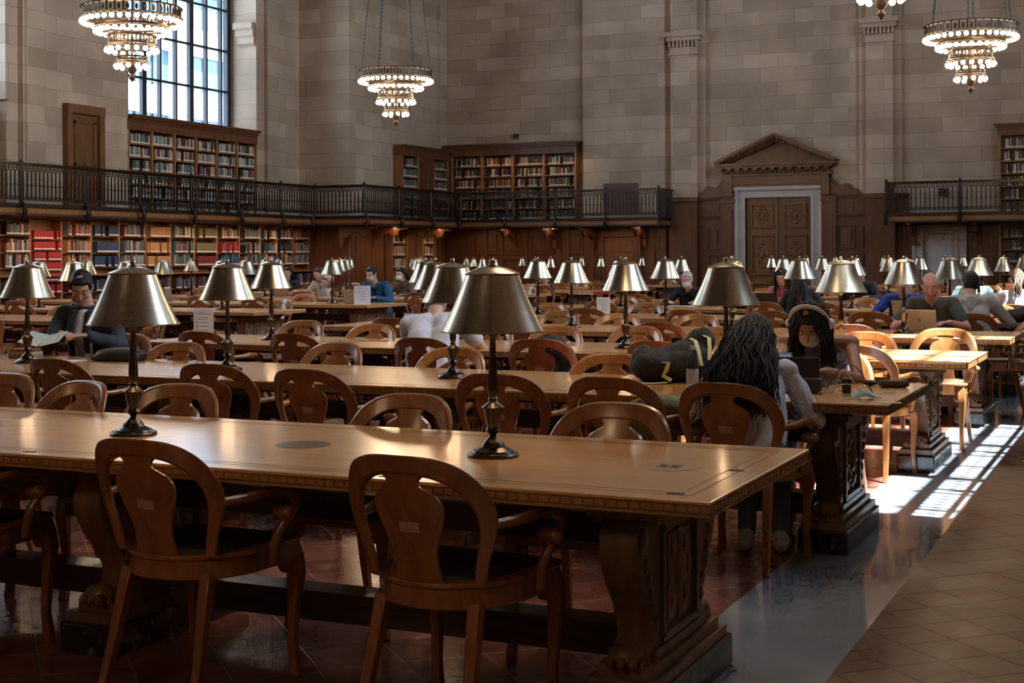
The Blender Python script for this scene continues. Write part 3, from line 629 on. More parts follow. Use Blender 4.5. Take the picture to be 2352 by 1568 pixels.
def person(label, loc, rot, sw=None, lean=15, roll=0, hp=20, hy=0, male=True, skin='fair', shirt=('white', (0.6, 0.6, 0.62)), sleeve='long', pants=('dark', (0.02, 0.022, 0.03)), hair='short', hcol=(0.012, 0.009, 0.008), hands=None, vox=0.013, mask=None, extra=None, sc=1.0, neck=(0, 0, 0), legs=True, shoe=(0.02, 0.02, 0.02), barelegs=False, hairend=None, kneex=0.12):
    r = thing('person', label, 'person', (loc[0], loc[1], 0), rot); r.scale = (sc, sc, sc)
    L = radians(lean); rl = radians(roll); t = Vector((sin(rl), sin(L)*cos(rl), cos(L)*cos(rl))); pv = Vector((0, -0.02, 0.575))
    L2 = L+radians(12); t2 = Vector((sin(rl), sin(L2)*cos(rl), cos(L2)*cos(rl)))
    sw = sw or (0.185 if male else 0.160); wd = 1.0 if male else 0.86
    ch = pv+t*0.26; sh = ch+t2*0.17; nb = sh+t2*0.055; nd = (t2+Vector(neck)).normalized(); hc = nb+nd*0.155+Vector((0, 0.02, 0))
    side = Vector((1, 0, 0))-t2*t2.x; side.normalize()
    S_ = [sh+side*(-sw)-t2*0.01, sh+side*sw-t2*0.01]
    HR = Matrix.Rotation(radians(-hy), 4, 'Z') @ Matrix.Rotation(radians(-hp), 4, 'X'); HM = Matrix.Translation(hc) @ HR
    hands = hands or ((-0.16, 0.42, 0.80), (0.16, 0.42, 0.80))
    arms = []
    for k in (0, 1):
        sg = -1 if k == 0 else 1
        el, wr = ik(S_[k], hands[k][:3], 0.285, 0.255, (sg*0.7, -0.15, -0.7)); arms.append((S_[k], el, wr, sg))
    sk = skinmat(skin); b = MB()
    # ---- body: one surface
    b.ball((0, 0, 0.012), (0.074, 0.094, 0.108), 20, 14, HM); b.ball((0, 0.045, -0.055), (0.052, 0.048, 0.058), 14, 10, HM); b.ball((0, 0.068, -0.088), (0.026, 0.022, 0.022), 10, 8, HM)
    b.caps(HM @ Vector((0, 0.090, 0.018)), HM @ Vector((0, 0.106, -0.018)), 0.010, 0.0135, 8); b.ball((0, 0.083, -0.052), (0.024, 0.012, 0.010), 10, 6, HM)
    b.ball((0, 0.078, 0.040), (0.052, 0.016, 0.012), 10, 6, HM)
    for sg in (-1, 1): b.ball((sg*0.076, -0.004, 0.0), (0.010, 0.022, 0.034), 10, 8, HM); b.ball((sg*0.042, 0.062, -0.022), (0.022, 0.022, 0.022), 8, 6, HM)
    b.caps(nb-t2*0.05, hc-nd*0.05+Vector((0, -0.012, 0)), 0.058*wd, 0.052*wd, 12)
    for sg in (-1, 1):
        b.caps(pv+Vector((sg*0.07, 0, 0)), ch+side*sg*0.08*wd, 0.085, 0.088, 12); b.caps(ch+side*sg*0.08*wd, sh+side*sg*0.10*wd-t2*0.03, 0.088, 0.062, 12)
        b.caps(sh+side*sg*0.06, sh+side*sg*sw, 0.055, 0.050, 10); b.caps(nb-t2*0.02, sh+side*sg*0.12, 0.045, 0.042, 10)
    for (s0, el, wr, sg) in arms:
        b.caps(s0, el, 0.048*wd, 0.037*wd, 12); b.caps(el, el.lerp(wr, 0.35), 0.037*wd, 0.039*wd, 12); b.caps(el.lerp(wr, 0.3), wr, 0.039*wd, 0.025*wd, 12)
        d = (wr-el).normalized(); cl = hands[0 if sg < 0 else 1][3] if len(hands[0]) > 3 else 0.5
        hd = Vector((d.x-sg*0.25, d.y, min(d.z, 0.0)*0.4)); hand(b, wr, hd, (0, 0, 1), -sg if True else sg, 1.0 if male else 0.9, cl)
    hips = [Vector((-0.09, 0, 0.575)), Vector((0.09, 0, 0.575))]; lg = []
    for k, sg in ((0, -1), (1, 1)):
        kn = Vector((sg*kneex, 0.42, 0.535)); an = Vector((sg*(kneex+0.01), 0.40, 0.10)); lg.append((hips[k], kn, an, sg))
        b.caps(hips[k], kn, 0.078, 0.052, 12); b.caps(kn, kn.lerp(an, 0.35), 0.050, 0.052, 12); b.caps(kn.lerp(an, 0.3), an, 0.052, 0.033, 12); b.caps(an-Vector((0, 0.02, 0.06)), an+Vector((sg*0.02, 0.13, -0.07)), 0.03, 0.026, 10)
    blob(b, 'body', sk, r, vox*0.8 if vox < 0.012 else vox, 2)
    # ---- shirt
    fb = fabric(*shirt); s = MB(); e = 0.012
    for sg in (-1, 1):
        s.caps(pv+Vector((sg*0.075, -0.005, -0.02)), ch+side*sg*0.082*wd, 0.098+e, 0.094+e, 14); s.caps(ch+side*sg*0.082*wd, sh+side*sg*0.095*wd-t2*0.035, 0.094+e, 0.066+e, 14)
        if sleeve != 'none': s.caps(sh+side*sg*0.05-t2*0.01, sh+side*sg*(sw-0.005), 0.058+e, 0.056+e, 12); s.caps(nb-t2*0.035, sh+side*sg*0.13, 0.050+e*0.6, 0.048+e, 12)
        else: s.caps(sh+side*sg*0.07-t2*0.02, sh+side*sg*0.075+t2*0.045-Vector((0, 0.02, 0)), 0.02, 0.016, 8)
    for (s0, el, wr, sg) in arms:
        if sleeve == 'long': s.caps(s0, el, 0.062*wd+e*.5, 0.048+e*.6, 12); s.caps(el, el.lerp(wr, 0.93), 0.048+e*.6, 0.034+e*.4, 12)
        elif sleeve == 'short': s.caps(s0, s0.lerp(el, 0.62), 0.062*wd+e*.5, 0.052*wd+e, 12)
    if sleeve == 'long': s.lathe([(0.062, 0), (0.066, 0.03)], 12, Matrix.Translation(nb-t2*0.01))
    blob(s, 'shirt', fb, r, vox, 3, 0.011 if sleeve == 'long' else 0.007, 8.0, loc[0]*3)
    # ---- trousers and shoes
    if legs:
        p = MB(); 
        for (h_, kn, an, sg) in lg:
            p.caps(h_+Vector((0, -0.03, 0)), kn, 0.094, 0.064, 12)
            if not barelegs: p.caps(kn, an, 0.064, 0.048, 12)
        p.caps(hips[0], hips[1], 0.10, 0.10, 12); blob(p, 'trousers', fabric(*pants), r, max(vox, 0.013), 2, 0.006, 9)
        q = mat('shoe_%.2f' % shoe[0], shoe, 0.6)
        for (h_, kn, an, sg) in lg:
            f = MB(); a0 = Vector((an.x, an.y-0.05, 0.042)); a1 = Vector((an.x+sg*0.02, an.y+0.16, 0.036)); f.caps(a0, a1, 0.042, 0.036, 12); f.caps(a0+Vector((0, 0.02, 0.04)), a0+Vector((0, 0.08, 0.02)), 0.042, 0.036, 12)
            f.caps(a0+Vector((0, -.01, -.016)), a1+Vector((0, .01, -.012)), 0.026, 0.024, 10)
            blob(f, 'shoe', q, r, 0.009, 2)
    # ---- face
    if mask != 'hidden':
        ey = MB()
        for sg in (-1, 1): ey.m(0).ball((sg*0.030, 0.080, 0.022), (0.013, 0.010, 0.007), 10, 8, HM); ey.m(1).ball((sg*0.030, 0.086, 0.021), (0.006, 0.006, 0.006), 8, 6, HM)
        ey.build('eyes', [mat('eye_white', (0.6, 0.58, 0.56), 0.3), M_ink], r)
        br_ = MB()
        brw = 0.0035 if male else 0.002
        for sg in (-1, 1): br_.tube([HM @ Vector((sg*0.018, 0.094, 0.049)), HM @ Vector((sg*0.034, 0.090, 0.051)), HM @ Vector((sg*0.052, 0.077, 0.041))], brw, 6)
        br_.build('eyebrows', mat('brow', (0.03, 0.02, 0.015) if hair != 'bald' else (0.3, 0.25, 0.2), 0.8), r)
        if not mask: MB().ball((0, 0.094, -0.052), (0.022, 0.006, 0.006), 10, 6, HM).build('mouth', mat('lips', (0.36, 0.12, 0.10), 0.5), r)
    if mask and mask != 'hidden':
        k = MB(); k.ball((0, 0.062, -0.040), (0.060, 0.058, 0.056), 20, 14, HM); blob(k, 'face_mask', mat('mask_%.2f' % mask[0], mask, 0.8), r, 0.008, 2)
        k = MB()
        for sg in (-1, 1): k.tube([HM @ Vector((sg*0.052, 0.07, -0.025)), HM @ Vector((sg*0.078, 0.02, 0.0)), HM @ Vector((sg*0.082, -0.02, 0.005))], 0.002, 6)
        k.build('mask_strap', M_paper, r)
    # ---- hair
    hm = mat('hair_%.3f' % hcol[0], hcol, 0.55, var=0.3, vscale=60, spec=0.3)
    if hair != 'bald':
        k = MB(); k.ball((0, -0.024, 0.030), (0.081, 0.092, 0.094), 20, 14, HM); k.ball((0, -0.045, -0.01), (0.076, 0.066, 0.085), 16, 12, HM)
        k.ball((0, 0.028, 0.080), (0.064, 0.046, 0.034), 14, 10, HM)
        if hair == 'short': 
            for sg in (-1, 1): k.ball((sg*0.066, 0.01, 0.035), (0.016, 0.045, 0.045), 10, 8, HM)
        if hair in ('bun', 'ponytail'): k.ball((0, -0.115, 0.05), (0.035, 0.035, 0.035), 10, 8, HM)
        blob(k, 'hair', hm, r, 0.009, 2, 0.003, 22)
        h_ = MB(); rg = random.Random(int(loc[0]*100))
        if hairend:
            n = hairend.get('n', 90)
            for q in range(n):
                a = rg.uniform(*hairend['ang']); el_ = rg.uniform(0.15, 1.25)   # azimuth from the front, elevation on the scalp
                p0 = Vector((0.080*sin(a)*cos(el_), 0.088*cos(a)*cos(el_)-0.015, 0.03+0.098*sin(el_))); w0 = HM @ p0; out = (HR.to_3x3() @ Vector((p0.x, p0.y+0.01, 0)))
                if out.length < 1e-3: out = Vector((0, -1, 0))
                out.normalize(); e0 = Vector(hairend['end'](a, rg)); pts = []; N = 12; ph = rg.uniform(0, 6.28)
                c1 = w0+out*0.055+Vector((0, 0, -0.02)); c2 = Vector((e0.x*0.85+w0.x*0.15, e0.y*0.7+w0.y*0.3, (w0.z+e0.z)/2+0.03)); wv = hairend.get('wave', 0.006)
                for j in range(N+1):
                    u = j/N; P = w0*(1-u)**3+c1*3*u*(1-u)**2+c2*3*u*u*(1-u)+e0*u**3
                    P += Vector((sin(ph+u*11), cos(ph*1.7+u*9)*0.6, 0))*wv*u*2; pts.append(P)
                rad = [0.009*hairend.get('r', 1)*(1-0.55*(j/N)**2)*rg.uniform(0.7, 1.2) for j in range(N+1)]; h_.tube(pts, rad, 6)
            h_.build('long_hair', hm, r, smooth=80)
    if extra: extra(r, HM, HR, hc, sh, arms)
    return r
# -- woman seated with her back to the camera, long wavy dark hair
def endA(a, rg):
    x = rg.uniform(-0.21, 0.17)+0.05*sin(a)*0; return (x-0.04, -0.085-0.04*rg.random()+0.8*x*x, rg.uniform(0.74, 0.95) if abs(x) < 0.12 else rg.uniform(0.76, 0.86))
person('woman with long wavy dark hair and pale blue shirt, back to the camera', (-1.80, 6.66), 0.10, lean=24, roll=-3, hp=34, hy=-10, male=False, skin='olive', shirt=('pale_blue_shirt', (0.74, 0.79, 0.92)), pants=('denim', (0.10, 0.15, 0.22)), barelegs=False,
       hair='long', hcol=(0.013, 0.008, 0.0065), sw=0.175, hands=((-0.20, 0.36, 0.81, 0.5), (0.09, 0.37, 0.82, 0.6)), vox=0.010, shoe=(0.62, 0.62, 0.62), hairend={'n': 420, 'ang': (1.15, 5.13), 'end': endA, 'wave': 0.016, 'r': 0.6}, sc=0.95, kneex=0.08)
# -- woman facing the camera, white headphones, hair falling forward
def phones(r, HM, HR, hc, sh, arms):
    b = MB(); b.tube([HM @ Vector((0.100*cos(a), -0.005, 0.02+0.125*sin(a))) for a in [pi*k/16 for k in range(17)]], 0.011, 8, flat=(0.8, 1.5)); b.build('headband', mat('white_plastic', (0.62, 0.60, 0.57), 0.35), r)
    for sg in (-1, 1): MB().caps(HM @ Vector((sg*0.080, -0.005, 0.0)), HM @ Vector((sg*0.105, -0.005, 0.0)), 0.036, 0.032, 16).build('ear_cup', MATS['white_plastic'], r)
def endB(a, rg):
    s_ = 1 if (a % (2*pi)) < pi else -1
    return (s_*rg.uniform(0.055, 0.12), 0.34+rg.uniform(-0.08, 0.05), rg.uniform(0.80, 0.93))
person('woman with white headphones and mask bent over the table, black hair, lavender tank top', (-1.85, 8.50), pi+0.02, lean=27, hp=48, hy=0, male=False, skin='tan', shirt=('lavender_tank', (0.33, 0.31, 0.40)), sleeve='none', hair='long', hcol=(0.010, 0.009, 0.010),
       sw=0.185, hands=((-0.13, 0.62, 0.815, 0.9), (0.02, 0.60, 0.815, 0.9)), vox=0.010, mask=(0.42, 0.40, 0.42), extra=phones, hairend={'n': 260, 'ang': (0.42, 5.86), 'end': endB, 'wave': 0.003, 'r': 0.7}, neck=(0, 0.9, 0.0), sc=1.03, pants=('pale_trousers', (0.5, 0.52, 0.58)))
# -- man in a dark blazer reading
def jacket(r, HM, HR, hc, sh, arms):
    b = MB(); p1 = sh+Vector((0, 0.065, -0.0)); b.caps(p1, p1+Vector((0, 0.035, -0.14)), 0.045, 0.062, 12).caps(p1+Vector((0, 0.035, -0.14)), Vector((0, 0.115, 0.68)), 0.062, 0.062, 12); blob(b, 'shirt_front', fabric('white_cotton', (0.55, 0.56, 0.62)), r, 0.010, 2, 0.006)
    for sg in (-1, 1): c_ = MB(); c_.tube([sh+Vector((sg*0.055, -0.03, 0.055)), p1+Vector((sg*0.062, 0.035, 0.02)), p1+Vector((sg*0.070, 0.085, -0.12)), Vector((sg*0.055, 0.19, 0.72))], [0.014, 0.020, 0.022, 0.012], 8, flat=(0.5, 1.4)); c_.build('lapel', MATS['fabric_navy_blazer'], r)
person('man in a dark blue blazer over a white shirt looking down at a booklet', (-7.46, 8.62), pi+0.22, lean=9, hp=42, hy=-22, skin='fair', shirt=('navy_blazer', (0.028, 0.038, 0.055)), hair='short', hcol=(0.010, 0.009, 0.008),
       hands=((-0.18, 0.42, 0.86, 0.5), (0.02, 0.42, 0.87, 0.5)), vox=0.011, extra=jacket, sc=1.06)
person('man in a white T-shirt hunched forward, seen from behind with his head behind the lamps', (-4.95, 9.40), 0.25, lean=34, roll=-6, hp=30, skin='fair', shirt=('white_tee', (0.60, 0.61, 0.68)), sleeve='short', hair='short', hcol=(0.22, 0.20, 0.18), hands=((-0.10, 0.60, 0.80), (0.12, 0.58, 0.80)), vox=0.013, sc=1.08)
person('bald man in a grey-green T-shirt working at a laptop', (-2.06, 14.42), pi, lean=20, hp=34, hy=-6, skin='pink', shirt=('grey_green_tee', (0.075, 0.085, 0.068)), sleeve='short', hair='bald', hands=((-0.20, 0.50, 0.81), (0.20, 0.50, 0.81)), vox=0.010, sc=1.04)
person('person in a bright blue T-shirt behind a silver laptop, face hidden by a lamp shade', (-2.78, 17.2), pi, lean=20, hp=15, skin='fair', shirt=('royal_blue_tee', (0.015, 0.05, 0.30)), hair='short', hands=((-0.24, 0.46, 0.80), (0.24, 0.46, 0.80)))
person('man in a pale grey hoodie seen from behind with black hair', (-1.80, 15.05), 0.12, lean=22, hp=20, hy=-8, skin='fair', shirt=('grey_hoodie', (0.38, 0.37, 0.35)), hair='short', hcol=(0.012, 0.010, 0.010), hands=((-0.2, 0.50, 0.80), (0.28, 0.45, 0.80)), sc=1.04,
       extra=lambda r, HM, HR, hc, sh, arms: blob(MB().caps(sh+Vector((-0.08, -0.07, 0.0)), sh+Vector((0.08, -0.07, 0.0)), 0.05, 0.05, 10).caps(sh+Vector((0, -0.10, -0.06)), sh+Vector((0, -0.07, 0.02)), 0.05, 0.06, 10), 'hood', MATS['fabric_grey_hoodie'], r, 0.012, 2, 0.01))
def endP(a, rg): return (rg.uniform(-0.04, 0.04), -0.10+rg.uniform(-0.03, 0.02), rg.uniform(0.96, 1.08))
person('person in a white top with a brown ponytail, back turned, near the right edge', (-1.62, 18.0), 0.1, lean=12, hp=8, hy=-15, male=False, skin='fair', shirt=('white_top', (0.34, 0.35, 0.40)), hair='ponytail', hcol=(0.10, 0.06, 0.035), hairend={'n': 30, 'ang': (2.6, 3.7), 'end': endP})
person('man in a teal sweater resting his cheek on his hand, behind the hooded man', (-2.36, 20.1), pi, lean=8, hp=10, hy=10, skin='fair', shirt=('teal_sweater', (0.14, 0.26, 0.28)), hair='short', hcol=(0.06, 0.035, 0.02), hands=((0.02, 0.14, 1.14), (0.15, 0.42, 0.80)), sc=1.0)
person('masked older man in a black sweater with white collar, holding a phone and writing', (-6.30, 20.15), pi, lean=22, hp=26, skin='pink', shirt=('black_sweater', (0.014, 0.015, 0.02)), hair='short', hcol=(0.34, 0.32, 0.30), mask=(0.55, 0.58, 0.60), hands=((-0.2, 0.44, 0.82), (0.24, 0.46, 0.82)))
person('woman in a pink top with long dark hair behind a dark laptop', (-4.92, 20.1), pi, lean=15, hp=28, male=False, skin='fair', shirt=('pink_top', (0.55, 0.16, 0.22)), hair='long', hcol=(0.013, 0.010, 0.010), hairend={'n': 50, 'ang': (0.7, 5.6), 'end': lambda a, rg: ((1 if (a % 6.283) < pi else -1)*rg.uniform(0.07, 0.12), rg.uniform(0.10, 0.2), rg.uniform(0.80, 0.95))})
person('dark-haired person in black seen from behind, right of the pink top', (-4.25, 18.05), 0, lean=15, hp=20, male=False, skin='fair', shirt=('black_top', (0.013, 0.014, 0.018)), hair='long', hcol=(0.012, 0.010, 0.012), hairend={'n': 60, 'ang': (1.2, 5.1), 'end': lambda a, rg: (rg.uniform(-0.11, 0.11), -0.09, rg.uniform(0.75, 0.95))})
person('person in dark clothes at a far table behind a dark laptop', (-4.58, 24.0), pi, lean=12, hp=20, skin='fair', shirt=('charcoal_jacket', (0.02, 0.02, 0.024)), hair='short', vox=0.016)
person('man in a blue jacket and pale mask reading behind a white sign', (-11.50, 20.05), pi, lean=18, hp=28, skin='fair', shirt=('blue_jacket', (0.012, 0.075, 0.17)), hair='short', mask=(0.42, 0.52, 0.62), sc=1.05)
person('masked woman with dark hair in a brown jacket near the recessed shelves', (-12.62, 22.95), pi, lean=14, hp=20, male=False, skin='fair', shirt=('brown_jacket', (0.13, 0.08, 0.055)), hair='long', mask=(0.62, 0.62, 0.62), hairend={'n': 40, 'ang': (0.9, 5.4), 'end': lambda a, rg: ((1 if (a % 6.283) < pi else -1)*rg.uniform(0.08, 0.12), rg.uniform(0.02, 0.1), rg.uniform(0.85, 1.0))})
person('woman in a cream top resting her head on her hand beside a pink laptop', (-14.35, 22.95), pi, lean=14, hp=25, hy=20, male=False, skin='fair', shirt=('cream_top', (0.50, 0.44, 0.38)), hair='long', hcol=(0.05, 0.025, 0.015), hands=((-0.1, 0.20, 1.12), (0.15, 0.42, 0.80)), hairend={'n': 40, 'ang': (0.9, 5.4), 'end': lambda a, rg: (rg.uniform(0.03, 0.11), rg.uniform(0.08, 0.15), rg.uniform(0.80, 1.0))})
person('woman in a dark jacket at the far left block in front of the wall bookcases', (-15.15, 22.95), pi+0.4, lean=12, hp=15, male=False, skin='olive', shirt=('dark_jacket', (0.018, 0.017, 0.02)), hair='long', hcol=(0.012, 0.010, 0.010), hairend={'n': 40, 'ang': (0.9, 5.4), 'end': lambda a, rg: ((1 if (a % 6.283) < pi else -1)*rg.uniform(0.08, 0.12), rg.uniform(-0.02, 0.05), rg.uniform(0.85, 1.0))})
person('person in a green plaid jacket bent low behind the row of far lamps', (-13.0, 25.9), pi, lean=30, hp=30, skin='fair', shirt=('green_plaid', (0.16, 0.22, 0.18)), hair='short', vox=0.016)

# ================================================================ THINGS ON THE TABLES
M_alu = mat('laptop_aluminium', (0.42, 0.39, 0.36), 0.38, 0.9); M_rose = mat('laptop_rose', (0.52, 0.30, 0.28), 0.4, 0.7); M_blk = MATS['black_plastic']
M_scr = mat('screen_blue', (0.10, 0.16, 0.26), 0.2, emit=0.5, ecol=(0.16, 0.26, 0.42)); M_keys = mat('keyboard', (0.04, 0.04, 0.045), 0.5)
def laptop(label, x, y, rot, m=None, ang=108, w=0.31, logo=True):
    m = m or M_alu; r = thing('laptop', label, 'laptop', (x, y, TZ+0.002), rot)   # user sits at -Y of it
    MB().box(-w/2, w/2, -0.11, 0.11, 0, 0.014).build('base', m, r, bevel=0.003, smooth=0); MB().box(-w/2+0.02, w/2-0.02, -0.02, 0.095, 0.014, 0.0155).build('keyboard', M_keys, r, smooth=0)
    T = Matrix.Translation((0, 0.11, 0.012)) @ Matrix.Rotation(radians(90-ang), 4, 'X')
    MB().box(-w/2, w/2, 0, 0.007, 0, w*0.66, T).build('lid', m, r, bevel=0.002, smooth=0); MB().box(-w/2+0.008, w/2-0.008, -0.001, 0, 0.010, w*0.66-0.008, T).build('screen', M_scr, r, smooth=0)
    if logo:
        b = MB(); b.lathe([(0.017, -0.0004), (0.017, 0.0004)], 20, T @ Matrix.Translation((0, 0.0076, w*0.33)) @ Matrix.Rotation(pi/2, 4, 'X')); b.ball((0.004, 0.0078, w*0.33+0.023), (0.006, 0.0006, 0.008), 8, 6, T); b.build('lid_emblem', mat('lid_emblem', (0.30, 0.28, 0.27), 0.2, 0.9), r)
    return r
laptop('open laptop with a blue screen in front of the woman in the pale blue shirt', -1.89, 7.34, 0.35, ang=112, w=0.29)
laptop('black laptop facing the woman with headphones', -1.80, 7.66, pi+0.1, M_blk, 100, 0.24, False)
laptop('silver laptop in front of the bald man', -2.08, 13.72, pi, ang=112)
laptop('silver laptop in front of the person in bright blue', -2.62, 16.45, pi-0.15, ang=112)
laptop('large grey laptop in front of the man in the white T-shirt', -5.45, 10.15, 0.25, mat('grey_plastic', (0.14, 0.14, 0.14), 0.5), 105, 0.38, False)
laptop('bronze-grey laptop beside the white sign and the man in the blue jacket', -11.32, 19.0, pi+0.2, ang=105)
laptop('silver laptop with bright lid emblem before the wall bookcases, far left', -15.2, 19.4, pi+0.1, ang=108)
laptop('pink laptop in front of the woman in the cream top', -14.75, 22.2, pi+0.1, M_rose, 110)
laptop('dark laptop in front of the woman in the pink top', -4.95, 19.3, pi, M_blk, 110, 0.30, False)
laptop('dark laptop on a far table behind the sunlit lamp', -4.62, 23.25, pi, M_blk, 110, 0.36, False)

def softbag(label, name, x, y, z, parts, col, cat='bag', straps=None, strapcol=(0.52, 0.55, 0.30), vox=0.012):
    r = thing(name, label, cat, (x, y, z)); b = MB()
    for (c, rr_) in parts: b.ball(c, rr_, 16, 12)
    fb = mat('bag_cloth_%.3f_%.3f' % (col[0], col[1]), col, 0.7, var=0.2, vscale=20, bump=0.3); blob(b, 'body', fb, r, vox, 3, 0.012, 9, x)
    if straps:
        sm = mat('strap_%.2f' % strapcol[0], strapcol, 0.6)
        for s_ in straps: MB().tube(s_, 0.009, 6, flat=(0.35, 1.3)).build('strap', sm, r)
    return r
softbag('black backpack with lime straps lying on the second table', 'backpack', -2.53, 7.74, TZ, [((-0.10, -0.05, 0.09), (0.15, 0.13, 0.10)), ((0.07, 0.03, 0.11), (0.15, 0.13, 0.12)), ((0.13, 0.08, 0.22), (0.08, 0.07, 0.08)), ((0.0, 0.0, 0.10), (0.18, 0.13, 0.10)), ((-0.17, -0.06, 0.13), (0.07, 0.07, 0.07)), ((0.17, 0.05, 0.06), (0.10, 0.1, 0.07))], (0.012, 0.013, 0.016),
        straps=[[(0.10, -0.02, 0.245), (0.14, -0.06, 0.235), (0.17, -0.10, 0.18), (0.19, -0.11, 0.10)], [(0.16, 0.03, 0.26), (0.20, 0.0, 0.25), (0.215, -0.04, 0.20), (0.22, -0.06, 0.13)],
                [(-0.02, -0.155, 0.115), (0.02, -0.175, 0.12), (0.01, -0.18, 0.08), (-0.01, -0.18, 0.045), (0.04, -0.19, 0.02)], [(0.02, -0.20, 0.010), (-0.06, -0.24, 0.006), (-0.18, -0.22, 0.006), (-0.34, -0.16, 0.006)]])
softbag('olive green bag on the chair seat behind the nearest table', 'bag', -2.36, 6.80, 0.50, [((0, 0, 0.13), (0.16, 0.13, 0.14)), ((0.05, 0.0, 0.22), (0.13, 0.10, 0.07))], (0.15, 0.15, 0.065))
softbag('black bag on the far right table beside the hooded man', 'bag', -1.40, 15.85, TZ, [((0, 0, 0.07), (0.20, 0.13, 0.07)), ((0.05, 0, 0.11), (0.14, 0.10, 0.05))], (0.012, 0.012, 0.013))
softbag('dark jacket and bag heaped on the chair right of the white T-shirt', 'jacket', -4.08, 9.55, 0.50, [((0, 0, 0.15), (0.17, 0.14, 0.17)), ((0.02, -0.05, 0.30), (0.16, 0.09, 0.10)), ((0.16, -0.02, 0.12), (0.08, 0.10, 0.2))], (0.014, 0.017, 0.024), 'jacket')
softbag('dark backpack lying on the sixth table left of the sunlit lamp', 'backpack', -5.15, 18.75, TZ, [((0, 0, 0.06), (0.22, 0.12, 0.06)), ((0.08, 0, 0.08), (0.13, 0.10, 0.05))], (0.013, 0.017, 0.024))

# bottle with label
bt = thing('water_bottle', 'clear plastic water bottle, half full, beside the black backpack', 'bottle', (-2.233, 7.12, TZ+0.001))
MB().lathe([(0.026, 0), (0.031, 0.006), (0.031, 0.06), (0.0295, 0.07), (0.031, 0.08), (0.031, 0.155), (0.026, 0.185), (0.014, 0.212), (0.0125, 0.222), (0.0125, 0.228)], 24, cap=False).build('bottle_body', M_bottle, bt)
MB().lathe([(0.0145, 0.222), (0.0145, 0.243)], 18).build('cap', mat('pale_cap', (0.45, 0.5, 0.55), 0.4), bt)
MB().lathe([(0.0316, 0.045), (0.0316, 0.125)], 24, cap=False).build('label', mat('bottle_label', (0.42, 0.42, 0.44), 0.5, var=0.15, vscale=50), bt)
MB().lathe([(0.028, 0.004), (0.0292, 0.01), (0.0292, 0.135), (0.0, 0.135)], 20).build('water', M_bottle, bt)
fl = thing('steel_flask', 'slim steel flask standing on the table right of the hooded man', 'bottle', (-1.93, 18.60, TZ+0.001)); MB().lathe([(0.034, 0), (0.034, 0.18), (0.022, 0.22), (0.020, 0.24)], 20).build('flask_body', M_alu, fl); MB().lathe([(0.022, 0.24), (0.022, 0.265)], 16).build('cap', M_blk, fl)

def slab(name, label, cat, x, y, w, d, h, m, rot=0.0, bevel=0.004):
    o = MB().box(-w/2, w/2, -d/2, d/2, 0, h).build(name, m, None, (x, y, TZ+0.001), rot, smooth=0, bevel=bevel); tag(o, label, cat); return o
slab('charger', 'black laptop charger block beside the black laptop', 'charger', -1.66, 7.33, 0.09, 0.06, 0.075, M_blk)
ad = thing('power_adapter', 'small black power adapter standing upright on the second table', 'charger', (-1.50, 7.41, TZ+0.001), 0.2); MB().box(-0.022, 0.022, -0.022, 0.022, 0, 0.075).build('body', M_blk, ad, bevel=0.005, smooth=0); MB().box(-0.009, -0.006, -0.003, 0.003, 0.075, 0.094).box(0.006, 0.009, -0.003, 0.003, 0.075, 0.094).build('prongs', M_alu, ad, smooth=0)
cb = MB(); cb.tube([(-1.60+0.20*u, 7.36+0.06*sin(u*7), TZ+0.006+0.12*max(0, sin((u-0.15)*pi/0.75))*(1 if 0.15 < u < 0.9 else 0)) for u in [k/30 for k in range(31)]], 0.003, 6); cb.tube([(-1.62+0.28*u, 7.28-0.04*sin(u*9), TZ+0.004+0.05*sin(u*pi)) for u in [k/24 for k in range(25)]], 0.0028, 6)
tag(cb.build('charging_cable', mat('white_cable', (0.5, 0.47, 0.44), 0.5)), 'looping white charging cable on the end of the second table', 'cable')
cb = MB(); cb.tube([(-1.62+0.25*u, 7.45+0.03*sin(u*5), TZ+0.006+0.14*sin(u*pi)) for u in [k/24 for k in range(25)]], 0.0028, 6); tag(cb.build('black_cable', M_blk), 'thin black cable arching over the white one', 'cable')
kc = thing('glasses_case', 'brown leather glasses case at the table end', 'case', (-1.33, 7.80, TZ)); blob(MB().caps((-0.06, 0, 0.02), (0.06, 0.02, 0.02), 0.021, 0.021, 12), 'case_body', mat('brown_leather', (0.09, 0.055, 0.035), 0.5), kc, 0.006, 2)
ks = thing('keys', 'bunch of keys and dark pouch left of the glasses case', 'keys', (-1.47, 7.88, TZ)); b = MB(); b.ball((0, 0, 0.016), (0.045, 0.03, 0.016), 12, 8); b.build('pouch', M_blk, ks)
b = MB()
for k in range(4): b.box(0.04+0.012*k, 0.075+0.015*k, -0.03+0.012*k, -0.022+0.012*k, 0.001, 0.004)
b.lathe([(0.012, 0.003), (0.014, 0.005), (0.012, 0.006)], 14, Matrix.Translation((0.05, 0, 0)), cap=False); b.build('key', M_alu, ks, smooth=0)
fm = thing('face_mask', 'blue surgical face mask lying at the corner of the second table', 'mask', (-1.36, 7.12, TZ+0.002), 0.5)
def msk(u, v): x = (u-0.5)*0.11; y = (v-0.5)*0.075; return Vector((x, y, 0.006+0.030*sin(u*pi)*(0.4+0.6*sin(v*pi))+0.004*sin(v*16))), Vector((0, 0, 1))
MB().sheet(msk, 14, 14, 0.0012).build('mask_sheet', mat('mask_blue', (0.16, 0.42, 0.52), 0.7), fm, smooth=60)
MB().tube([(-0.055, 0.03, 0.006), (-0.10, 0.02, 0.004), (-0.11, -0.03, 0.003), (-0.055, -0.035, 0.006)], 0.0016, 5).tube([(0.055, 0.03, 0.006), (0.09, 0.0, 0.004), (0.055, -0.035, 0.006)], 0.0016, 5).build('ear_loop', M_paper, fm)
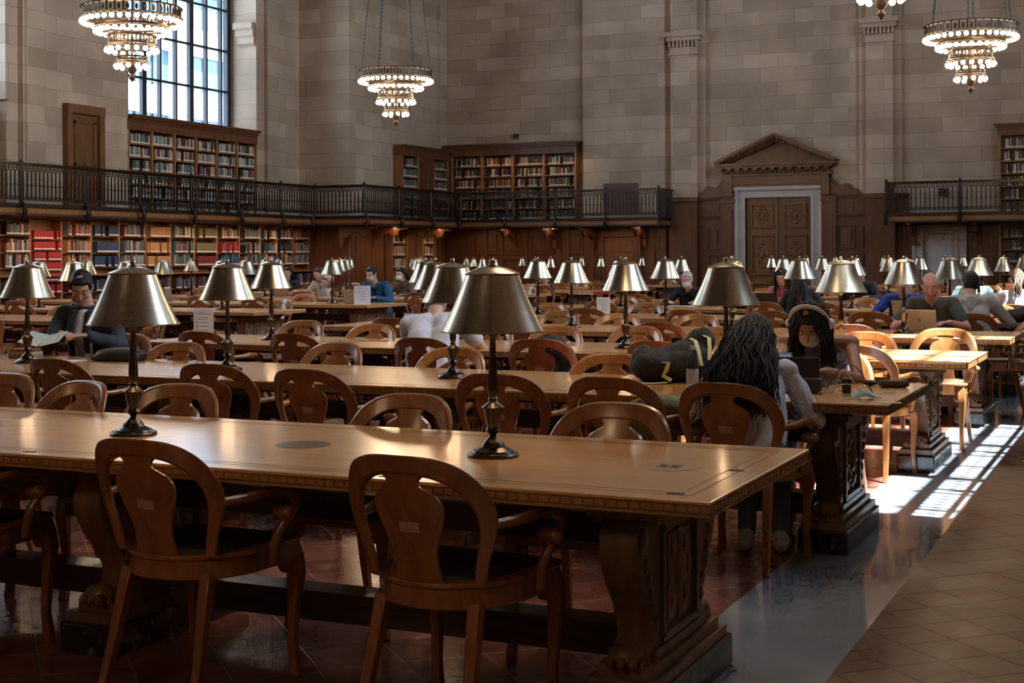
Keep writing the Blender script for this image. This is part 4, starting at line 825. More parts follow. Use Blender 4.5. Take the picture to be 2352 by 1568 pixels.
def sheets(label, x, y, w, d, rot, n=3, name='papers', m=None):
    r = thing(name, label, 'papers', (x, y, TZ+0.001), rot)
    for k in range(n): MB().box(-w/2, w/2, -d/2, d/2, 0.0014*k, 0.0014*k+0.0012, Matrix.Rotation(0.12*k, 4, 'Z')).build('sheet', m or M_paper, r, smooth=0)
    return r
sheets('clear receipt lying right of the blue mask', -1.21, 6.98, 0.11, 0.04, 0.2, 1, 'receipt', mat('receipt_paper', (0.45, 0.36, 0.28), 0.3))
sheets('loose white papers on the second table before the man in the blazer', -6.92, 7.66, 0.30, 0.21, 0.1, 3)
sheets('white papers at the far left end of the second table', -7.55, 7.45, 0.30, 0.22, -0.2, 2)
sheets('open white pages on the fifth table beside the sunlit lamp stem', -3.92, 18.85, 0.5, 0.22, 0.05, 2)
sheets('bright open pages on the far left table near the pink laptop', -14.3, 19.2, 0.40, 0.22, 0.05, 2)
sheets('bright papers on a far table left of the dark-shirted older man', -10.0, 25.0, 0.5, 0.25, 0, 3)
sheets('notes under the hands of the masked older man', -6.25, 19.45, 0.4, 0.22, 0, 2)
sheets('notes on the table of the masked woman in the brown jacket', -12.3, 22.2, 0.4, 0.22, 0, 3)
# booklet held by the man in the blazer
bk = thing('booklet', 'open pale green booklet in the hands of the man in the blazer', 'booklet', (-7.40, 8.02, 0.875), 0.3)
for sg in (-1, 1): MB().box(0, sg*0.15, -0.105, 0.105, 0, 0.004, Matrix.Rotation(-sg*0.22, 4, 'Y') @ Matrix.Rotation(0.35, 4, 'X')).build('page', mat('green_page', (0.52, 0.56, 0.48), 0.6, var=0.15, vscale=30), bk, smooth=0)
pf = thing('portfolio', 'black zipped portfolio bulging on the second table', 'portfolio', (-6.60, 7.90, TZ), 0.15); blob(MB().ball((0, 0, 0.045), (0.19, 0.13, 0.045), 20, 12).box(-0.17, 0.17, -0.11, 0.11, 0.003, 0.035), 'portfolio_body', mat('portfolio_cloth', (0.014, 0.014, 0.016), 0.6), pf, 0.01, 3)
for k in range(3):
    o = slab('book', ['green', 'tan', 'brown'][k]+' book in the short stack beside the leftmost lamp', 'book', -7.42, 7.86, 0.20-0.01*k, 0.14, 0.022, [mat('book_green2', (0.16, 0.20, 0.12), 0.6), mat('book_tan', (0.36, 0.27, 0.16), 0.6), MATS['book_cloth_brown']][k], 0.15*k); o.location.z = TZ+0.001+0.0225*k
o = slab('book', 'thick red book on a far table left of centre', 'book', -9.6, 25.1, 0.3, 0.2, 0.05, MATS['book_cloth_red'])
gl_ = thing('eyeglasses', 'pair of dark folded glasses on the fourth table', 'glasses', (-2.40, 13.15, TZ+0.001), 0.2)
b = MB()
for sg in (-1, 1): b.tube([(sg*0.034+0.026*cos(a), 0, 0.024+0.022*sin(a)) for a in [2*pi*k/14 for k in range(15)]], 0.003, 6); b.tube([(sg*0.062, 0, 0.03), (sg*0.064, 0.06, 0.02), (sg*0.02, 0.12, 0.006)], 0.003, 6)
b.tube([(-0.01, 0, 0.03), (0, 0, 0.033), (0.01, 0, 0.03)], 0.003, 6); b.build('frame', M_blk, gl_)
def sign(label, x, y, w, h, rot, dots):
    r = thing('sign', label, 'sign', (x, y, TZ+0.001), rot); MB().box(-w/2, w/2, -0.003, 0.003, 0, h).build('sign_panel', M_paper, r, smooth=0, bevel=0.001); MB().box(-w/2, w/2, -0.04, 0.04, 0, 0.003).build('foot', M_paper, r, smooth=0)
    b = MB()
    for (z, x0, x1, t_) in ((0.86, 0.12, 0.55, .016), (0.80, 0.12, 0.85, .016), (0.69, 0.12, 0.75, .014), (0.63, 0.12, 0.70, .014)): 
        q = x0
        rg = random.Random(int(z*100))
        while q < x1: e_ = min(x1, q+rg.uniform(0.04, 0.11)); b.box((q-.5)*w, (e_-.5)*w-0.001, -0.0045, -0.003, z*h, (z+t_)*h); q = e_+0.015
    for z in (0.54, 0.42, 0.30, 0.19):
        if dots: b.lathe([(0.008, -0.0005), (0.008, 0.0005)], 10, Matrix.Translation(((0.17-.5)*w, -0.0036, z*h)) @ Matrix.Rotation(pi/2, 4, 'X'))
        b.box((0.30-.5)*w, (0.72-.5)*w, -0.0045, -0.003, z*h-0.002, z*h+0.002)
    b.build('lettering', mat('grey_print', (0.16, 0.15, 0.22), 0.6), r, smooth=0); return r
sign('white notice card standing on the third table at the left', -7.60, 10.18, 0.172, 0.275, 0.42, True)
sign('white notice card standing beside the man in the blue jacket', -11.05, 18.72, 0.25, 0.28, 0.4, False)
sign('white notice card on the fifth table behind a bright lamp', -6.35, 16.6, 0.17, 0.20, 0.4, False)

bpy.data.scenes.remove(TS)
# ================================================================ BOOKCASES AND BOOKS
BOOKMESH = {}
def book_geo(b, c, w, h, d, T=None):
    b.m(BN.index(c)).box(0, w*0.92, -d, 0, 0, h, T); b.box(0.001, w*0.92-0.001, 0, 0.004, 0, h, T)
    b.m(len(BM)-1).box(0.002, w*0.92-0.002, 0.004, 0.0055, 0.012, 0.040, T)
def book_mesh(c, wi, hi):
    k = (c, wi, hi)
    if k not in BOOKMESH:
        b = MB(); book_geo(b, c, 0.022+0.008*wi, 0.19+0.018*hi, 0.17); me = b.mesh('book', BM, 0)
        BOOKMESH[k] = me
    return BOOKMESH[k]
stuff_books = {}
NB = [0]
def fill(x, y, ang, L, z, hmax, pal, where=None, key='wall', full=0.93):
    """row of books; ang = heading of the shelf; spines face to the left-hand normal of that heading turned outward"""
    pos = 0.01; end = L*random.uniform(full-0.12, full)
    while pos < end:
        c = random.choice(pal); wi = random.randint(0, 3); hi = random.randint(0, 5)
        if len(pal) == 1: wi, hi = 3, 2
        w = 0.022+0.008*wi; h = 0.19+0.018*hi
        if h > hmax-0.01: h = hmax-0.02; hi = max(0, int((h-0.19)/0.018))
        px, py = x+cos(ang)*pos, y+sin(ang)*pos
        if where and NB[0] < 300:
            NB[0] += 1
            o = link('book', book_mesh(c, wi, hi), None, (px, py, z), ang)
            if 0.19+0.018*hi > hmax-0.01: o.scale = (1, 1, (hmax-0.02)/(0.19+0.018*hi))
            tag(o, '%s book, %s' % (c, where), 'book', 'books on the '+where)
        else:
            b = stuff_books.setdefault(key, MB()); T = Matrix.Translation((px, py, z)) @ Matrix.Rotation(ang, 4, 'Z')
            book_geo(b, c, w, h, random.uniform(0.15, 0.18), T)
        pos += w+(0.0 if random.random() < 0.93 else random.uniform(0.03, 0.12))
def bookcase(name, label, x, y, ang, L, levels, top, depth=0.24, parent_levels=None, cornice=0.0, group=None):
    """carcass whose open front faces -Y in its own frame"""
    r = thing('bookcase', label, 'bookcase', (x, y, 0), ang, group)
    z0 = levels[0]
    MB().box(0, 0.03, 0, depth, z0, top).build('side_panel', M_case, r, smooth=0); MB().box(L-0.03, L, 0, depth, z0, top).build('side_panel', M_case, r, smooth=0)
    MB().box(0.03, L-0.03, depth-0.015, depth, z0, top).build('back_panel', M_case, r, smooth=0)
    for z in levels: MB().box(0.03, L-0.03, 0.01, depth-0.015, z-0.025, z).build('shelf', M_case, r, smooth=0)
    MB().box(0, L, 0, depth, top, top+0.03).build('top_board', M_case, r, smooth=0)
    return r
MIX = ['brown', 'teal', 'dark red', 'cream', 'grey', 'black', 'ochre', 'green', 'rust', 'pale blue']
PALS = [['brown', 'dark red', 'grey', 'cream', 'black', 'teal', 'rust'], ['red'], ['brown', 'ochre', 'grey', 'rust', 'black'], ['navy'], ['teal', 'brown', 'pale blue', 'black', 'grey', 'dark red'], ['ochre'],
        ['black', 'green', 'grey', 'rust', 'teal'], ['olive'], ['dark red', 'brown', 'grey', 'cream', 'black'], ['brown', 'grey', 'black', 'teal'], ['teal', 'cream', 'brown', 'black'], ['ochre', 'black', 'navy'], ['teal', 'grey', 'rust', 'black']]
edges = [20.25, 21.144, 21.98, 22.87, 23.76, 24.64, 25.52, 26.4, 27.28, 28.16, 29.06, 29.95, 30.68, 31.40, 32.2]
SX = -20.62
SPEC = {(3, 1): ['navy'], (5, 1): ['ochre'], (6, 0): ['cream', 'brown', 'black', 'grey'], (6, 1): ['green', 'teal', 'rust', 'dark red'], (7, 0): ['olive'], (7, 2): ['dark red'], (8, 1): ['red', 'red', 'red', 'teal'], (8, 2): ['teal', 'navy'], (11, 1): ['black', 'navy']}
for k in range(len(edges)-1):
    y0, y1 = edges[k], edges[k+1]; L = y1-y0; red = k == 2
    lv = [0.45, 0.78, 1.14, 1.30, 1.60, 1.95] if not red else [0.45, 0.78, 1.02, 1.23, 1.44, 1.65, 1.87]
    # front faces +X : heading +Y (ang 90 deg) has local -Y pointing to +X
    bookcase('bookcase', 'oak bookcase bay under the left gallery, %s from the left%s' % (ORD[k], ', books all red' if red else ''), SX, y0, pi/2, L, lv, 2.27, group='wall bookcases under the left gallery')
    pal = PALS[(k-1) % 13] if k else PALS[0]
    for q, z in enumerate(lv):
        if not red and z in (1.14,): continue
        if red: hmax = 0.19
        else: hmax = 0.28 if z > 1.2 else 0.30
        p2 = SPEC.get((k-1, len(lv)-1-q), pal) if not red else pal
        if z < 1.0 and not red: p2 = ['black', 'navy', 'grey', 'brown', 'dark red']
        if k in (1, 2, 3, 4, 5) and z > 1.2: wh = '%s shelf from the top, %s bay of the left wall bookcases' % (ORD[len(lv)-1-q], ORD[k])
        else: wh = None
        # heading -Y so that the spine (local +Y) faces +X
        fill(SX+0.03, y1-0.035, -pi/2, L-0.07, z, hmax, p2, wh, 'wall', 0.96 if len(p2) == 1 else 0.9)
b = MB(); b.box(SX-0.05, SX+0.10, 20.3, 32.2, 0, 0.43); b.box(SX-0.06, SX+0.14, 20.3, 32.2, 1.115, 1.15)
struct(b.build('trim_12', M_case, smooth=0))

# upper bookcase filling the foot of the arched window
def upper_case(label, x, y, ang, n, w, z0, top, rows, ch, key, pal, skip=(), over=0.10):
    r = thing('bookcase', label, 'bookcase', (x, y, 0), ang)
    L = n*w; dz = (top-z0)/rows; dep = 0.26
    for k in range(n+1): MB().box(k*w-0.03, k*w+0.03, -0.02, dep, z0, top).build('side_panel', M_case, r, smooth=0)
    for q in range(rows): MB().box(0, L, 0, dep, z0+q*dz-0.02, z0+q*dz+0.01).build('shelf', M_case, r, smooth=0)
    MB().box(0, L, dep, dep+0.02, z0, top).build('back_panel', M_dark, r, smooth=0)
    b = MB(); hh = ch/4
    b.box(-0.05, L+0.05, -0.03, dep, top, top+ch*0.7)
    for q, o_ in enumerate((0.03, 0.07, 0.12, 0.16)): b.box(-o_*over*8, L+o_*over*8, -0.03-o_, dep, top+ch*(0.55+0.11*q), top+ch*(0.67+0.11*q))
    b.build('cornice', M_panel, r, smooth=0)
    for k in range(n):
        if k in skip: continue
        for q in range(rows):
            # spines face local -Y
            px, py = x+cos(ang)*((k+1)*w-0.035)-sin(ang)*0.02, y+sin(ang)*((k+1)*w-0.035)+cos(ang)*0.02
            fill(px, py, ang+pi, w-0.08, z0+q*dz+0.012, dz-0.06, pal, None, key, 0.92)
    return r
P_UP = ['grey', 'cream', 'black', 'brown', 'grey', 'dark red', 'green', 'cream', 'pale blue']
upper_case('oak bookcase filling the foot of the tall arched window', XL-0.02, 25.55, pi/2, 6, 0.822, 2.55, 4.36, 6, 0.34, 'window', P_UP, over=0.0)
uc = upper_case('oak bookcase with cornice on the end wall above the gallery, warmly lit', -19.20, YE-0.28, 0, 4, 0.985, 2.55, 4.42, 6, 0.34, 'end', ['black', 'brown', 'ochre', 'cream', 'green', 'black', 'dark red'], over=0.16)
uc = upper_case('dark oak bookcase with a closed centre, beside the gallery corner', X2+0.28, 34.85, pi/2, 3, 0.92, 2.55, 4.30, 6, 0.30, 'corner', ['black', 'brown', 'grey', 'green'], skip=(1,), over=0.05)
MB().box(0.95, 1.81, -0.03, 0.04, 2.56, 4.30).box(1.1, 1.66, -0.05, 0, 2.7, 4.15).build('cupboard_door', M_panel, uc, smooth=0)
upper_case('tall dark bookcase above the right end gallery', -3.80, YE-0.28, 0, 3, 0.95, 2.55, 4.45, 6, 0.30, 'right', ['black', 'brown', 'dark red', 'grey', 'cream'], over=0.10)
upper_case('bookcase under the right end gallery', -3.80, YE-0.28, 0, 3, 0.95, 0.35, 2.22, 6, 0.05, 'right', ['cream', 'brown', 'black', 'grey', 'navy'], over=0.0)
upper_case('narrow recessed shelves of binders under the gallery, left of two', X2+0.22, 34.35, pi/2, 1, 0.82, 0.5, 2.2, 5, 0.05, 'niche', ['cream', 'cream', 'black', 'ochre'], over=0.0)
upper_case('narrow recessed shelves of binders under the gallery, right of two', X2+0.22, 36.15, pi/2, 1, 0.70, 0.5, 2.2, 5, 0.05, 'niche', ['cream', 'black', 'brown'], over=0.0)
allb = MB()
for k, b in stuff_books.items():
    n = len(allb.v); allb.v += b.v; allb.f += [tuple(i+n for i in f) for f in b.f]; allb.mi += b.mi
tag(allb.build('books', BM, smooth=0), 'cloth-bound books filling all the further shelves of the wall, window and gallery bookcases', 'books', kind='stuff')

# ================================================================ TABLES
def text_mesh(txt, size):
    c = bpy.data.curves.new('txt', 'FONT'); c.body = txt; c.size = size; c.extrude = 0.0006; c.align_x = 'CENTER'; c.align_y = 'CENTER'
    o = bpy.data.objects.new('txt', c); COL.objects.link(o); dg = bpy.context.evaluated_depsgraph_get(); me = bpy.data.meshes.new_from_object(o.evaluated_get(dg))
    bpy.data.objects.remove(o); return me
def make_table():
    r = thing('library_table', 'x', 'table', (0, 0, 0))
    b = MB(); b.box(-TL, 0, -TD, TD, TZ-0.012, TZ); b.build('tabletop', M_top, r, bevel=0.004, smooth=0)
    b = MB(); o = 0.010    # carved nulling below the top
    b.box(-TL+0.007, -0.007, -TD+0.007, TD-0.007, TZ-0.040, TZ-0.012); b.box(-TL+0.002, -0.002, -TD+0.002, TD-0.002, TZ-0.048, TZ-0.040)
    s = 0.036; n = int(TL/s)
    for k in range(n):
        x = -TL+(k+0.5)*TL/n
        for sg in (-1, 1): b.add([(x-s*.49, sg*(TD-.007), TZ-.039), (x+s*.49, sg*(TD-.007), TZ-.039), (x+s*.49, sg*(TD-.007), TZ-.013), (x-s*.49, sg*(TD-.007), TZ-.013), (x-s*.38, sg*(TD-.002), TZ-.034), (x+s*.38, sg*(TD-.002), TZ-.034), (x+s*.38, sg*(TD-.002), TZ-.015), (x-s*.38, sg*(TD-.002), TZ-.015)], [(4, 5, 6, 7), (0, 1, 5, 4), (1, 2, 6, 5), (2, 3, 7, 6), (3, 0, 4, 7)])
    n = int(2*TD/s)
    for k in range(n):
        y = -TD+(k+0.5)*2*TD/n
        for xx, sg in ((0, 1), (-TL, -1)): b.add([(xx-sg*.007, y-s*.45, TZ-.039), (xx-sg*.007, y+s*.45, TZ-.039), (xx-sg*.007, y+s*.45, TZ-.013), (xx-sg*.007, y-s*.45, TZ-.013), (xx-sg*.002, y-s*.3, TZ-.036), (xx-sg*.002, y+s*.3, TZ-.036), (xx-sg*.002, y+s*.3, TZ-.015), (xx-sg*.002, y-s*.3, TZ-.015)], [(4, 5, 6, 7), (0, 1, 5, 4), (1, 2, 6, 5), (2, 3, 7, 6), (3, 0, 4, 7)])
    b.build('carved_edge', M_edge, r, smooth=0)
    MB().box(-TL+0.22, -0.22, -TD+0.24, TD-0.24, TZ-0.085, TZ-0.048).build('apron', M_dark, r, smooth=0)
    # inlaid lines and medallions on the top
    b = MB(); z = TZ+0.0006
    for i in (0.085, 0.125): 
        w = 0.0025
        b.box(-TL+i, -i, -TD+i, -TD+i+w, TZ-.001, z); b.box(-TL+i, -i, TD-i-w, TD-i, TZ-.001, z); b.box(-i-w, -i, -TD+i, TD-i, TZ-.001, z); b.box(-TL+i, -TL+i+w, -TD+i, TD-i, TZ-.001, z)
    b.build('inlay_lines', mat('dark_inlay', (0.10, 0.045, 0.02), 0.35), r, smooth=0)
    m = MB(); M_med = mat('dark_inlay_disc', (0.15, 0.115, 0.085), 0.25, coat=0.3); M_medl = mat('light_inlay_disc', (0.55, 0.34, 0.15), 0.25, coat=0.4)
    for k, x in enumerate((-0.33, -1.78, -3.41, -5.04, -6.49)):
        MB().lathe([(0.105, TZ-0.001), (0.105, TZ+0.0012)], 32, Matrix.Translation((x, 0, 0))).build('inlaid_disc', M_medl if k in (0, 4) else M_med, r, smooth=0)
    tm = text_mesh('28', 0.085); tm.materials.append(M_ink)
    for x in (-0.33, -6.49): o = link('table_number', tm, r, (x, 0, TZ+0.0018))
    for x, y in ((-0.10, 0.0), (-1.1, -0.56), (-2.6, -0.56), (-4.2, -0.56), (-0.14, -0.52), (-2.6, 0.56), (-4.2, 0.56)):
        MB().box(x-0.025, x+0.025, y-0.012, y+0.012, TZ-.001, TZ+0.0016).build('seat_plate', M_bronze, r, smooth=0)
    # pedestals: carved panel between two scroll brackets, on a moulded foot and black marble plinth
    for x in (-0.36, -2.46, -4.36, -6.46):
        p = MB(); hx = 0.055
        p.box(x-hx, x+hx, -0.23, 0.23, 0.20, TZ-0.085); p.box(x-0.12, x+0.12, -0.38, 0.38, TZ-0.115, TZ-0.085); p.box(x-0.10, x+0.10, -0.34, 0.34, TZ-0.14, TZ-0.115)
        p.box(x-0.11, x+0.11, -0.40, 0.40, 0.115, 0.15); p.box(x-0.09, x+0.09, -0.36, 0.36, 0.15, 0.185); p.box(x-0.075, x+0.075, -0.27, 0.27, 0.185, 0.22)
        for sg in (-1, 1):   # raised panel both faces
            q = sg*(hx+0.008)
            a, c = sorted((x+sg*hx, x+sg*(hx+0.018)))
            p.box(a, c, -0.19, -0.165, 0.24, 0.60); p.box(a, c, 0.165, 0.19, 0.24, 0.60); p.box(a, c, -0.19, 0.19, 0.225, 0.25); p.box(a, c, -0.19, 0.19, 0.585, 0.61); p.box(a, sorted((x+sg*hx, x+sg*(hx+0.008)))[1] if sg > 0 else c, -0.12, 0.12, 0.28, 0.56)
            for j in range(8): an = 2*pi*j/8; p.ball((x+sg*(hx+.004), 0.10*cos(an), 0.42+0.12*sin(an)), (0.016, 0.032, 0.034), 8, 5)
            p.ball((x+sg*(hx+.004), 0, 0.42), (0.026, 0.045, 0.075), 8, 6)
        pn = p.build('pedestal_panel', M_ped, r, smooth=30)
        for sg in (-1, 1):
            s_ = MB()
            prof = [(0.18, 0.65), (0.385, 0.65), (0.415, 0.61), (0.42, 0.55), (0.40, 0.49), (0.35, 0.42), (0.295, 0.36), (0.262, 0.30), (0.262, 0.25), (0.30, 0.22), (0.36, 0.205), (0.37, 0.185), (0.18, 0.185)]
            s_.prism([(sg*py, pz) for py, pz in prof], x-0.062, x+0.062, 'X')
            for xx in (x-0.063, x+0.063):    # volutes, leaves and claw
                s_.ball((xx, sg*0.365, 0.585), (0.014, 0.04, 0.042), 10, 6)
                for j in range(5): s_.ball((xx, sg*(0.335-0.024*j), 0.50-0.052*j), (0.010, 0.018, 0.024), 8, 5)
            s_.ball((x, sg*0.345, 0.215), (0.062, 0.05, 0.036), 12, 8)
            for j in (-1, 0, 1): s_.ball((x+j*0.036, sg*0.385, 0.20), (0.016, 0.03, 0.022), 8, 6)
            s_.build('scroll_bracket', M_ped, pn, smooth=50)
        MB().box(x-0.125, x+0.125, -0.43, 0.43, 0, 0.115).build('marble_plinth', M_marbleB, r, bevel=0.01, smooth=0)
    for y in (-0.0,):
        MB().box(-TL+0.42, -0.42, y-0.07, y+0.07, 0.20, 0.235).box(-TL+0.42, -0.42, y-0.045, y+0.045, 0.12, 0.20).box(-TL+0.42, -0.42, -0.045, 0.045, 0.50, 0.60).build('stretcher', M_dark, r, smooth=0)
    return r
TABS = {}
proto_t = make_table(); first = True
for side, tx, rows in (('right', AX, range(0, 11)), ('left', BX, range(3, 11))):
    for i in rows:
        lab = 'long oak reading table in the %s-hand block, %s row from the camera' % (side, ORD[i])
        if i == 0: lab = 'nearest long oak reading table, two brass lamps and number discs on it'
        loc = (tx, ROW0+DROW*i, 0)
        if first: proto_t.location = loc; proto_t['label'] = lab; proto_t['group'] = 'long oak reading tables'; TABS[(side, i)] = proto_t; first = False
        else: TABS[(side, i)] = dup(proto_t, loc, 0, lab, 'long oak reading tables')

# ================================================================ CHAIRS
def chair_back_pt(s, z):
    """curved, reclined back surface: s = arc length across, z = height"""
    R = 0.42; a = s/R; z = 0.485+(z-0.44)*0.935; rec = 0.13*max(0.0, (z-0.46)/0.43)**1.15
    p = Vector((R*sin(a)*(1+0.0*z), 0.195-R*cos(a)-rec, z)); n = Vector((sin(a), -cos(a), 0.25)).normalized(); return p, n
def make_chair(name, leather):
    r = thing('library_armchair', 'x', 'chair', (0, 0, 0))
    # seat frame: horseshoe plan, straight front
    def plan(off):
        o = [(0.245+off, 0.22+off)]
        for k in range(25): a = -pi*k/24; o.append(((0.245+off)*cos(a) if True else 0, 0.01+(0.262+off)*sin(a)))
        o.append((-0.245-off, 0.22+off)); o.append((-0.20-off, 0.245+off)); o.append((0.20+off, 0.245+off)); return o
    b = MB(); b.prism(plan(0), 0.415, 0.482, 'Z'); b.prism(plan(0.008), 0.480, 0.497, 'Z'); b.build('seat_frame', M_chair, r, smooth=30, bevel=0.004)
    b = MB(); pl = plan(-0.035); n = len(pl); vs = [(x, y, 0.493) for x, y in pl]+[(x*0.93, y*0.93, 0.507) for x, y in pl]+[(x*0.6, y*0.6, 0.513) for x, y in pl]+[(0, 0, 0.514)]
    fs = [(i+j*n, (i+1) % n+j*n, (i+1) % n+(j+1)*n, i+(j+1)*n) for j in range(2) for i in range(n)]+[(2*n+i, 2*n+(i+1) % n, 3*n) for i in range(n)]
    b.add(vs, fs); b.build('seat_pad', leather, r, smooth=60)
    # hoop: crest rail running down into the two uprights
    b = MB(); nu, nv = 44, 3
    def hoop(u, v):
        t = pi*(0.0+u); c, s_ = cos(t), sin(t); q = 2/3.2
        ox = 0.296*math.copysign(abs(c)**q, c); oz = 0.44+0.432*abs(s_)**q
        q2 = 2/2.8; ix = 0.247*math.copysign(abs(c)**q2, c); iz = 0.44+0.368*abs(s_)**q2
        zz = oz+(iz-oz)*v; g = min(1.0, max(0.0, (zz-0.44)/0.28)); g = g*g*(3-2*g)
        return chair_back_pt((ox+(ix-ox)*v)*(0.72+0.28*g), zz)
    b.sheet(hoop, nu, nv, 0.030); b.build('back_hoop', M_chair, r, smooth=50, bevel=0.008)
    # vase-shaped splat
    prof = [(0.43, 0.088), (0.47, 0.080), (0.51, 0.073), (0.55, 0.074), (0.60, 0.090), (0.64, 0.106), (0.68, 0.118), (0.712, 0.119), (0.738, 0.106), (0.757, 0.078), (0.767, 0.058), (0.782, 0.052), (0.798, 0.058), (0.812, 0.082), (0.822, 0.12), (0.830, 0.15)]
    def splat(u, v):
        f = v*(len(prof)-1); i = min(int(f), len(prof)-2); g = f-i
        z = prof[i][0]*(1-g)+prof[i+1][0]*g; w = prof[i][1]*(1-g)+prof[i+1][1]*g
        return chair_back_pt((2*u-1)*w, z)
    b = MB(); b.sheet(splat, 8, 28, 0.018); b.build('back_splat', M_chair, r, smooth=50)
    def tg(u, v): p, n_ = chair_back_pt((2*u-1)*0.034, 0.615+0.034*v); return p+n_*0.0098, n_
    MB().sheet(tg, 3, 1, 0.0012).build('inventory_tag', M_tag, r, smooth=0)
    for sg in (-1, 1):
        b = MB(); b.tube([(sg*0.165, -0.175, 0.43), (sg*0.172, -0.205, 0.32), (sg*0.182, -0.240, 0.18), (sg*0.195, -0.295, 0.0)], [0.030, 0.028, 0.024, 0.019], 4, up=(0, 1, 0)); b.build('rear_leg', M_chair, r, smooth=30, bevel=0.004)
        b = MB(); b.tube([(sg*0.215, 0.21, 0.47), (sg*0.222, 0.228, 0.41), (sg*0.226, 0.238, 0.36), (sg*0.222, 0.228, 0.26), (sg*0.218, 0.222, 0.12), (sg*0.224, 0.238, 0.0)], [0.036, 0.040, 0.036, 0.026, 0.021, 0.026], 4, up=(0, 1, 0))
        b.ball((sg*0.185, 0.222, 0.39), (0.03, 0.016, 0.03), 8, 6); b.build('front_leg', M_chair, r, smooth=30, bevel=0.005)
        b = MB()   # scrolled arm: leaves the hoop, runs forward, curls under and drops to the seat
        p0, _ = chair_back_pt(sg*0.250, 0.645)
        b.tube([p0, (sg*0.262, -0.10, 0.678), (sg*0.282, 0.0, 0.686), (sg*0.295, 0.08, 0.682), (sg*0.300, 0.128, 0.655), (sg*0.296, 0.130, 0.612), (sg*0.290, 0.100, 0.585), (sg*0.284, 0.066, 0.592)], [0.017, 0.018, 0.019, 0.019, 0.018, 0.017, 0.016, 0.013], 8, flat=(1.0, 0.9))
        b.tube([(sg*0.288, 0.095, 0.588), (sg*0.277, 0.06, 0.54), (sg*0.262, 0.055, 0.49), (sg*0.250, 0.06, 0.44)], [0.016, 0.016, 0.021, 0.022], 8)
        b.caps((sg*0.268, 0.078, 0.604), (sg*0.304, 0.078, 0.604), 0.026, 0.026, 10)
        b.build('arm', M_chair, r, smooth=50)
    return r
chA = make_chair('a', M_leather); chB = make_chair('b', M_tanleather)
CH = []
# (row, side of table N=near F=far, X, offset from table centre line, turn in degrees)
CH += [(0, 'N', -2.04, -0.90, -4), (0, 'N', -3.03, -0.90, -2), (0, 'N', -4.12, -0.93, 5), (0, 'F', -5.35, .78, 3), (0, 'F', -4.75, .78, -12), (0, 'F', -4.15, .82, 4), (0, 'F', -2.95, .80, -3), (0, 'F', -1.98, .78, 2), 
       (1, 'N', -5.93, -1.0, -4), (1, 'N', -4.84, -1.0, 2), (1, 'N', -4.12, -1.12, -2), (1, 'N', -3.02, -1.03, 3), (1, 'N', -2.52, -1.0, -2), (1, 'N', -1.84, -1.10, -5),
       (1, 'F', -6.2, .62, 5), (1, 'F', -5.2, .62, -4), (1, 'F', -4.18, .80, 0), (1, 'F', -3.0, .62, 6), (1, 'F', -7.26, 1.38, 10), (1, 'F', -1.87, 1.40, 0),
       (2, 'N', -7.05, -1.05, 3), (2, 'N', -6.15, -1.05, -2), (2, 'N', -4.95, -1.22, 1), (2, 'N', -4.1, -1.05, 4), (2, 'N', -3.19, -1.0, -6), (2, 'N', -1.81, -1.0, -8),
       (2, 'F', -7.3, .55, 4), (2, 'F', -6.3, .55, 2), (2, 'F', -5.4, .60, -5), (2, 'F', -4.65, .80, 2), (2, 'F', -4.05, .66, -3), (2, 'F', -3.35, .60, 4), (2, 'F', -2.08, .72, 3), (2, 'F', -1.62, 1.45, -3),
       (3, 'N', -6.85, -1.2, 4), (3, 'N', -4.1, -1.2, -2), (3, 'N', -2.48, -1.05, 4), (3, 'N', -5.6, -1.0, 0), (3, 'F', -5.1, .6, 3), (3, 'F', -5.95, .65, -5), (3, 'F', -4.3, .65, 0), (3, 'F', -3.03, .8, 3), (3, 'F', -2.06, 1.45, 0), (3, 'F', -1.38, 0.72, -60),
       (4, 'N', -6.0, -1.1, 2), (4, 'N', -4.8, -1.15, -3), (4, 'N', -3.85, -1.3, 5), (4, 'N', -2.8, -1.2, 0), (4, 'N', -1.78, -1.3, 0), (4, 'F', -7.1, .6, 0), (4, 'F', -5.95, .7, 5), (4, 'F', -1.8, 1.3, 0), (4, 'F', -2.35, .75, 0),
       (5, 'N', -6.8, -1.5, 3), (5, 'N', -3.85, -1.4, -3), (5, 'N', -4.65, -1.3, 2), (5, 'N', -1.65, -1.35, 0), (5, 'F', -7.2, .7, 0), (5, 'F', -6.0, .8, -4), (5, 'F', -3.78, .95, 0), (5, 'F', -2.8, .9, 4), (5, 'F', -5.0, .75, 0)]
rr = random.Random(11)
for i in range(6, 11):
    for k in range(6):
        for sd, off in (('N', -0.95), ('F', 0.82)):
            if rr.random() < (0.74 if i < 9 else 0.6): CH.append((i, sd, AX-0.62-1.13*k+rr.uniform(-.2, .2), off+rr.uniform(-.12, .12), rr.uniform(-10, 10)))
for i in range(3, 11):
    for k in range(6):
        for sd, off in (('N', -0.95), ('F', 0.82)):
            if rr.random() < 0.7: CH.append((i+100, sd, BX-0.62-1.13*k+rr.uniform(-.2, .2), off+rr.uniform(-.12, .12), rr.uniform(-10, 10)))
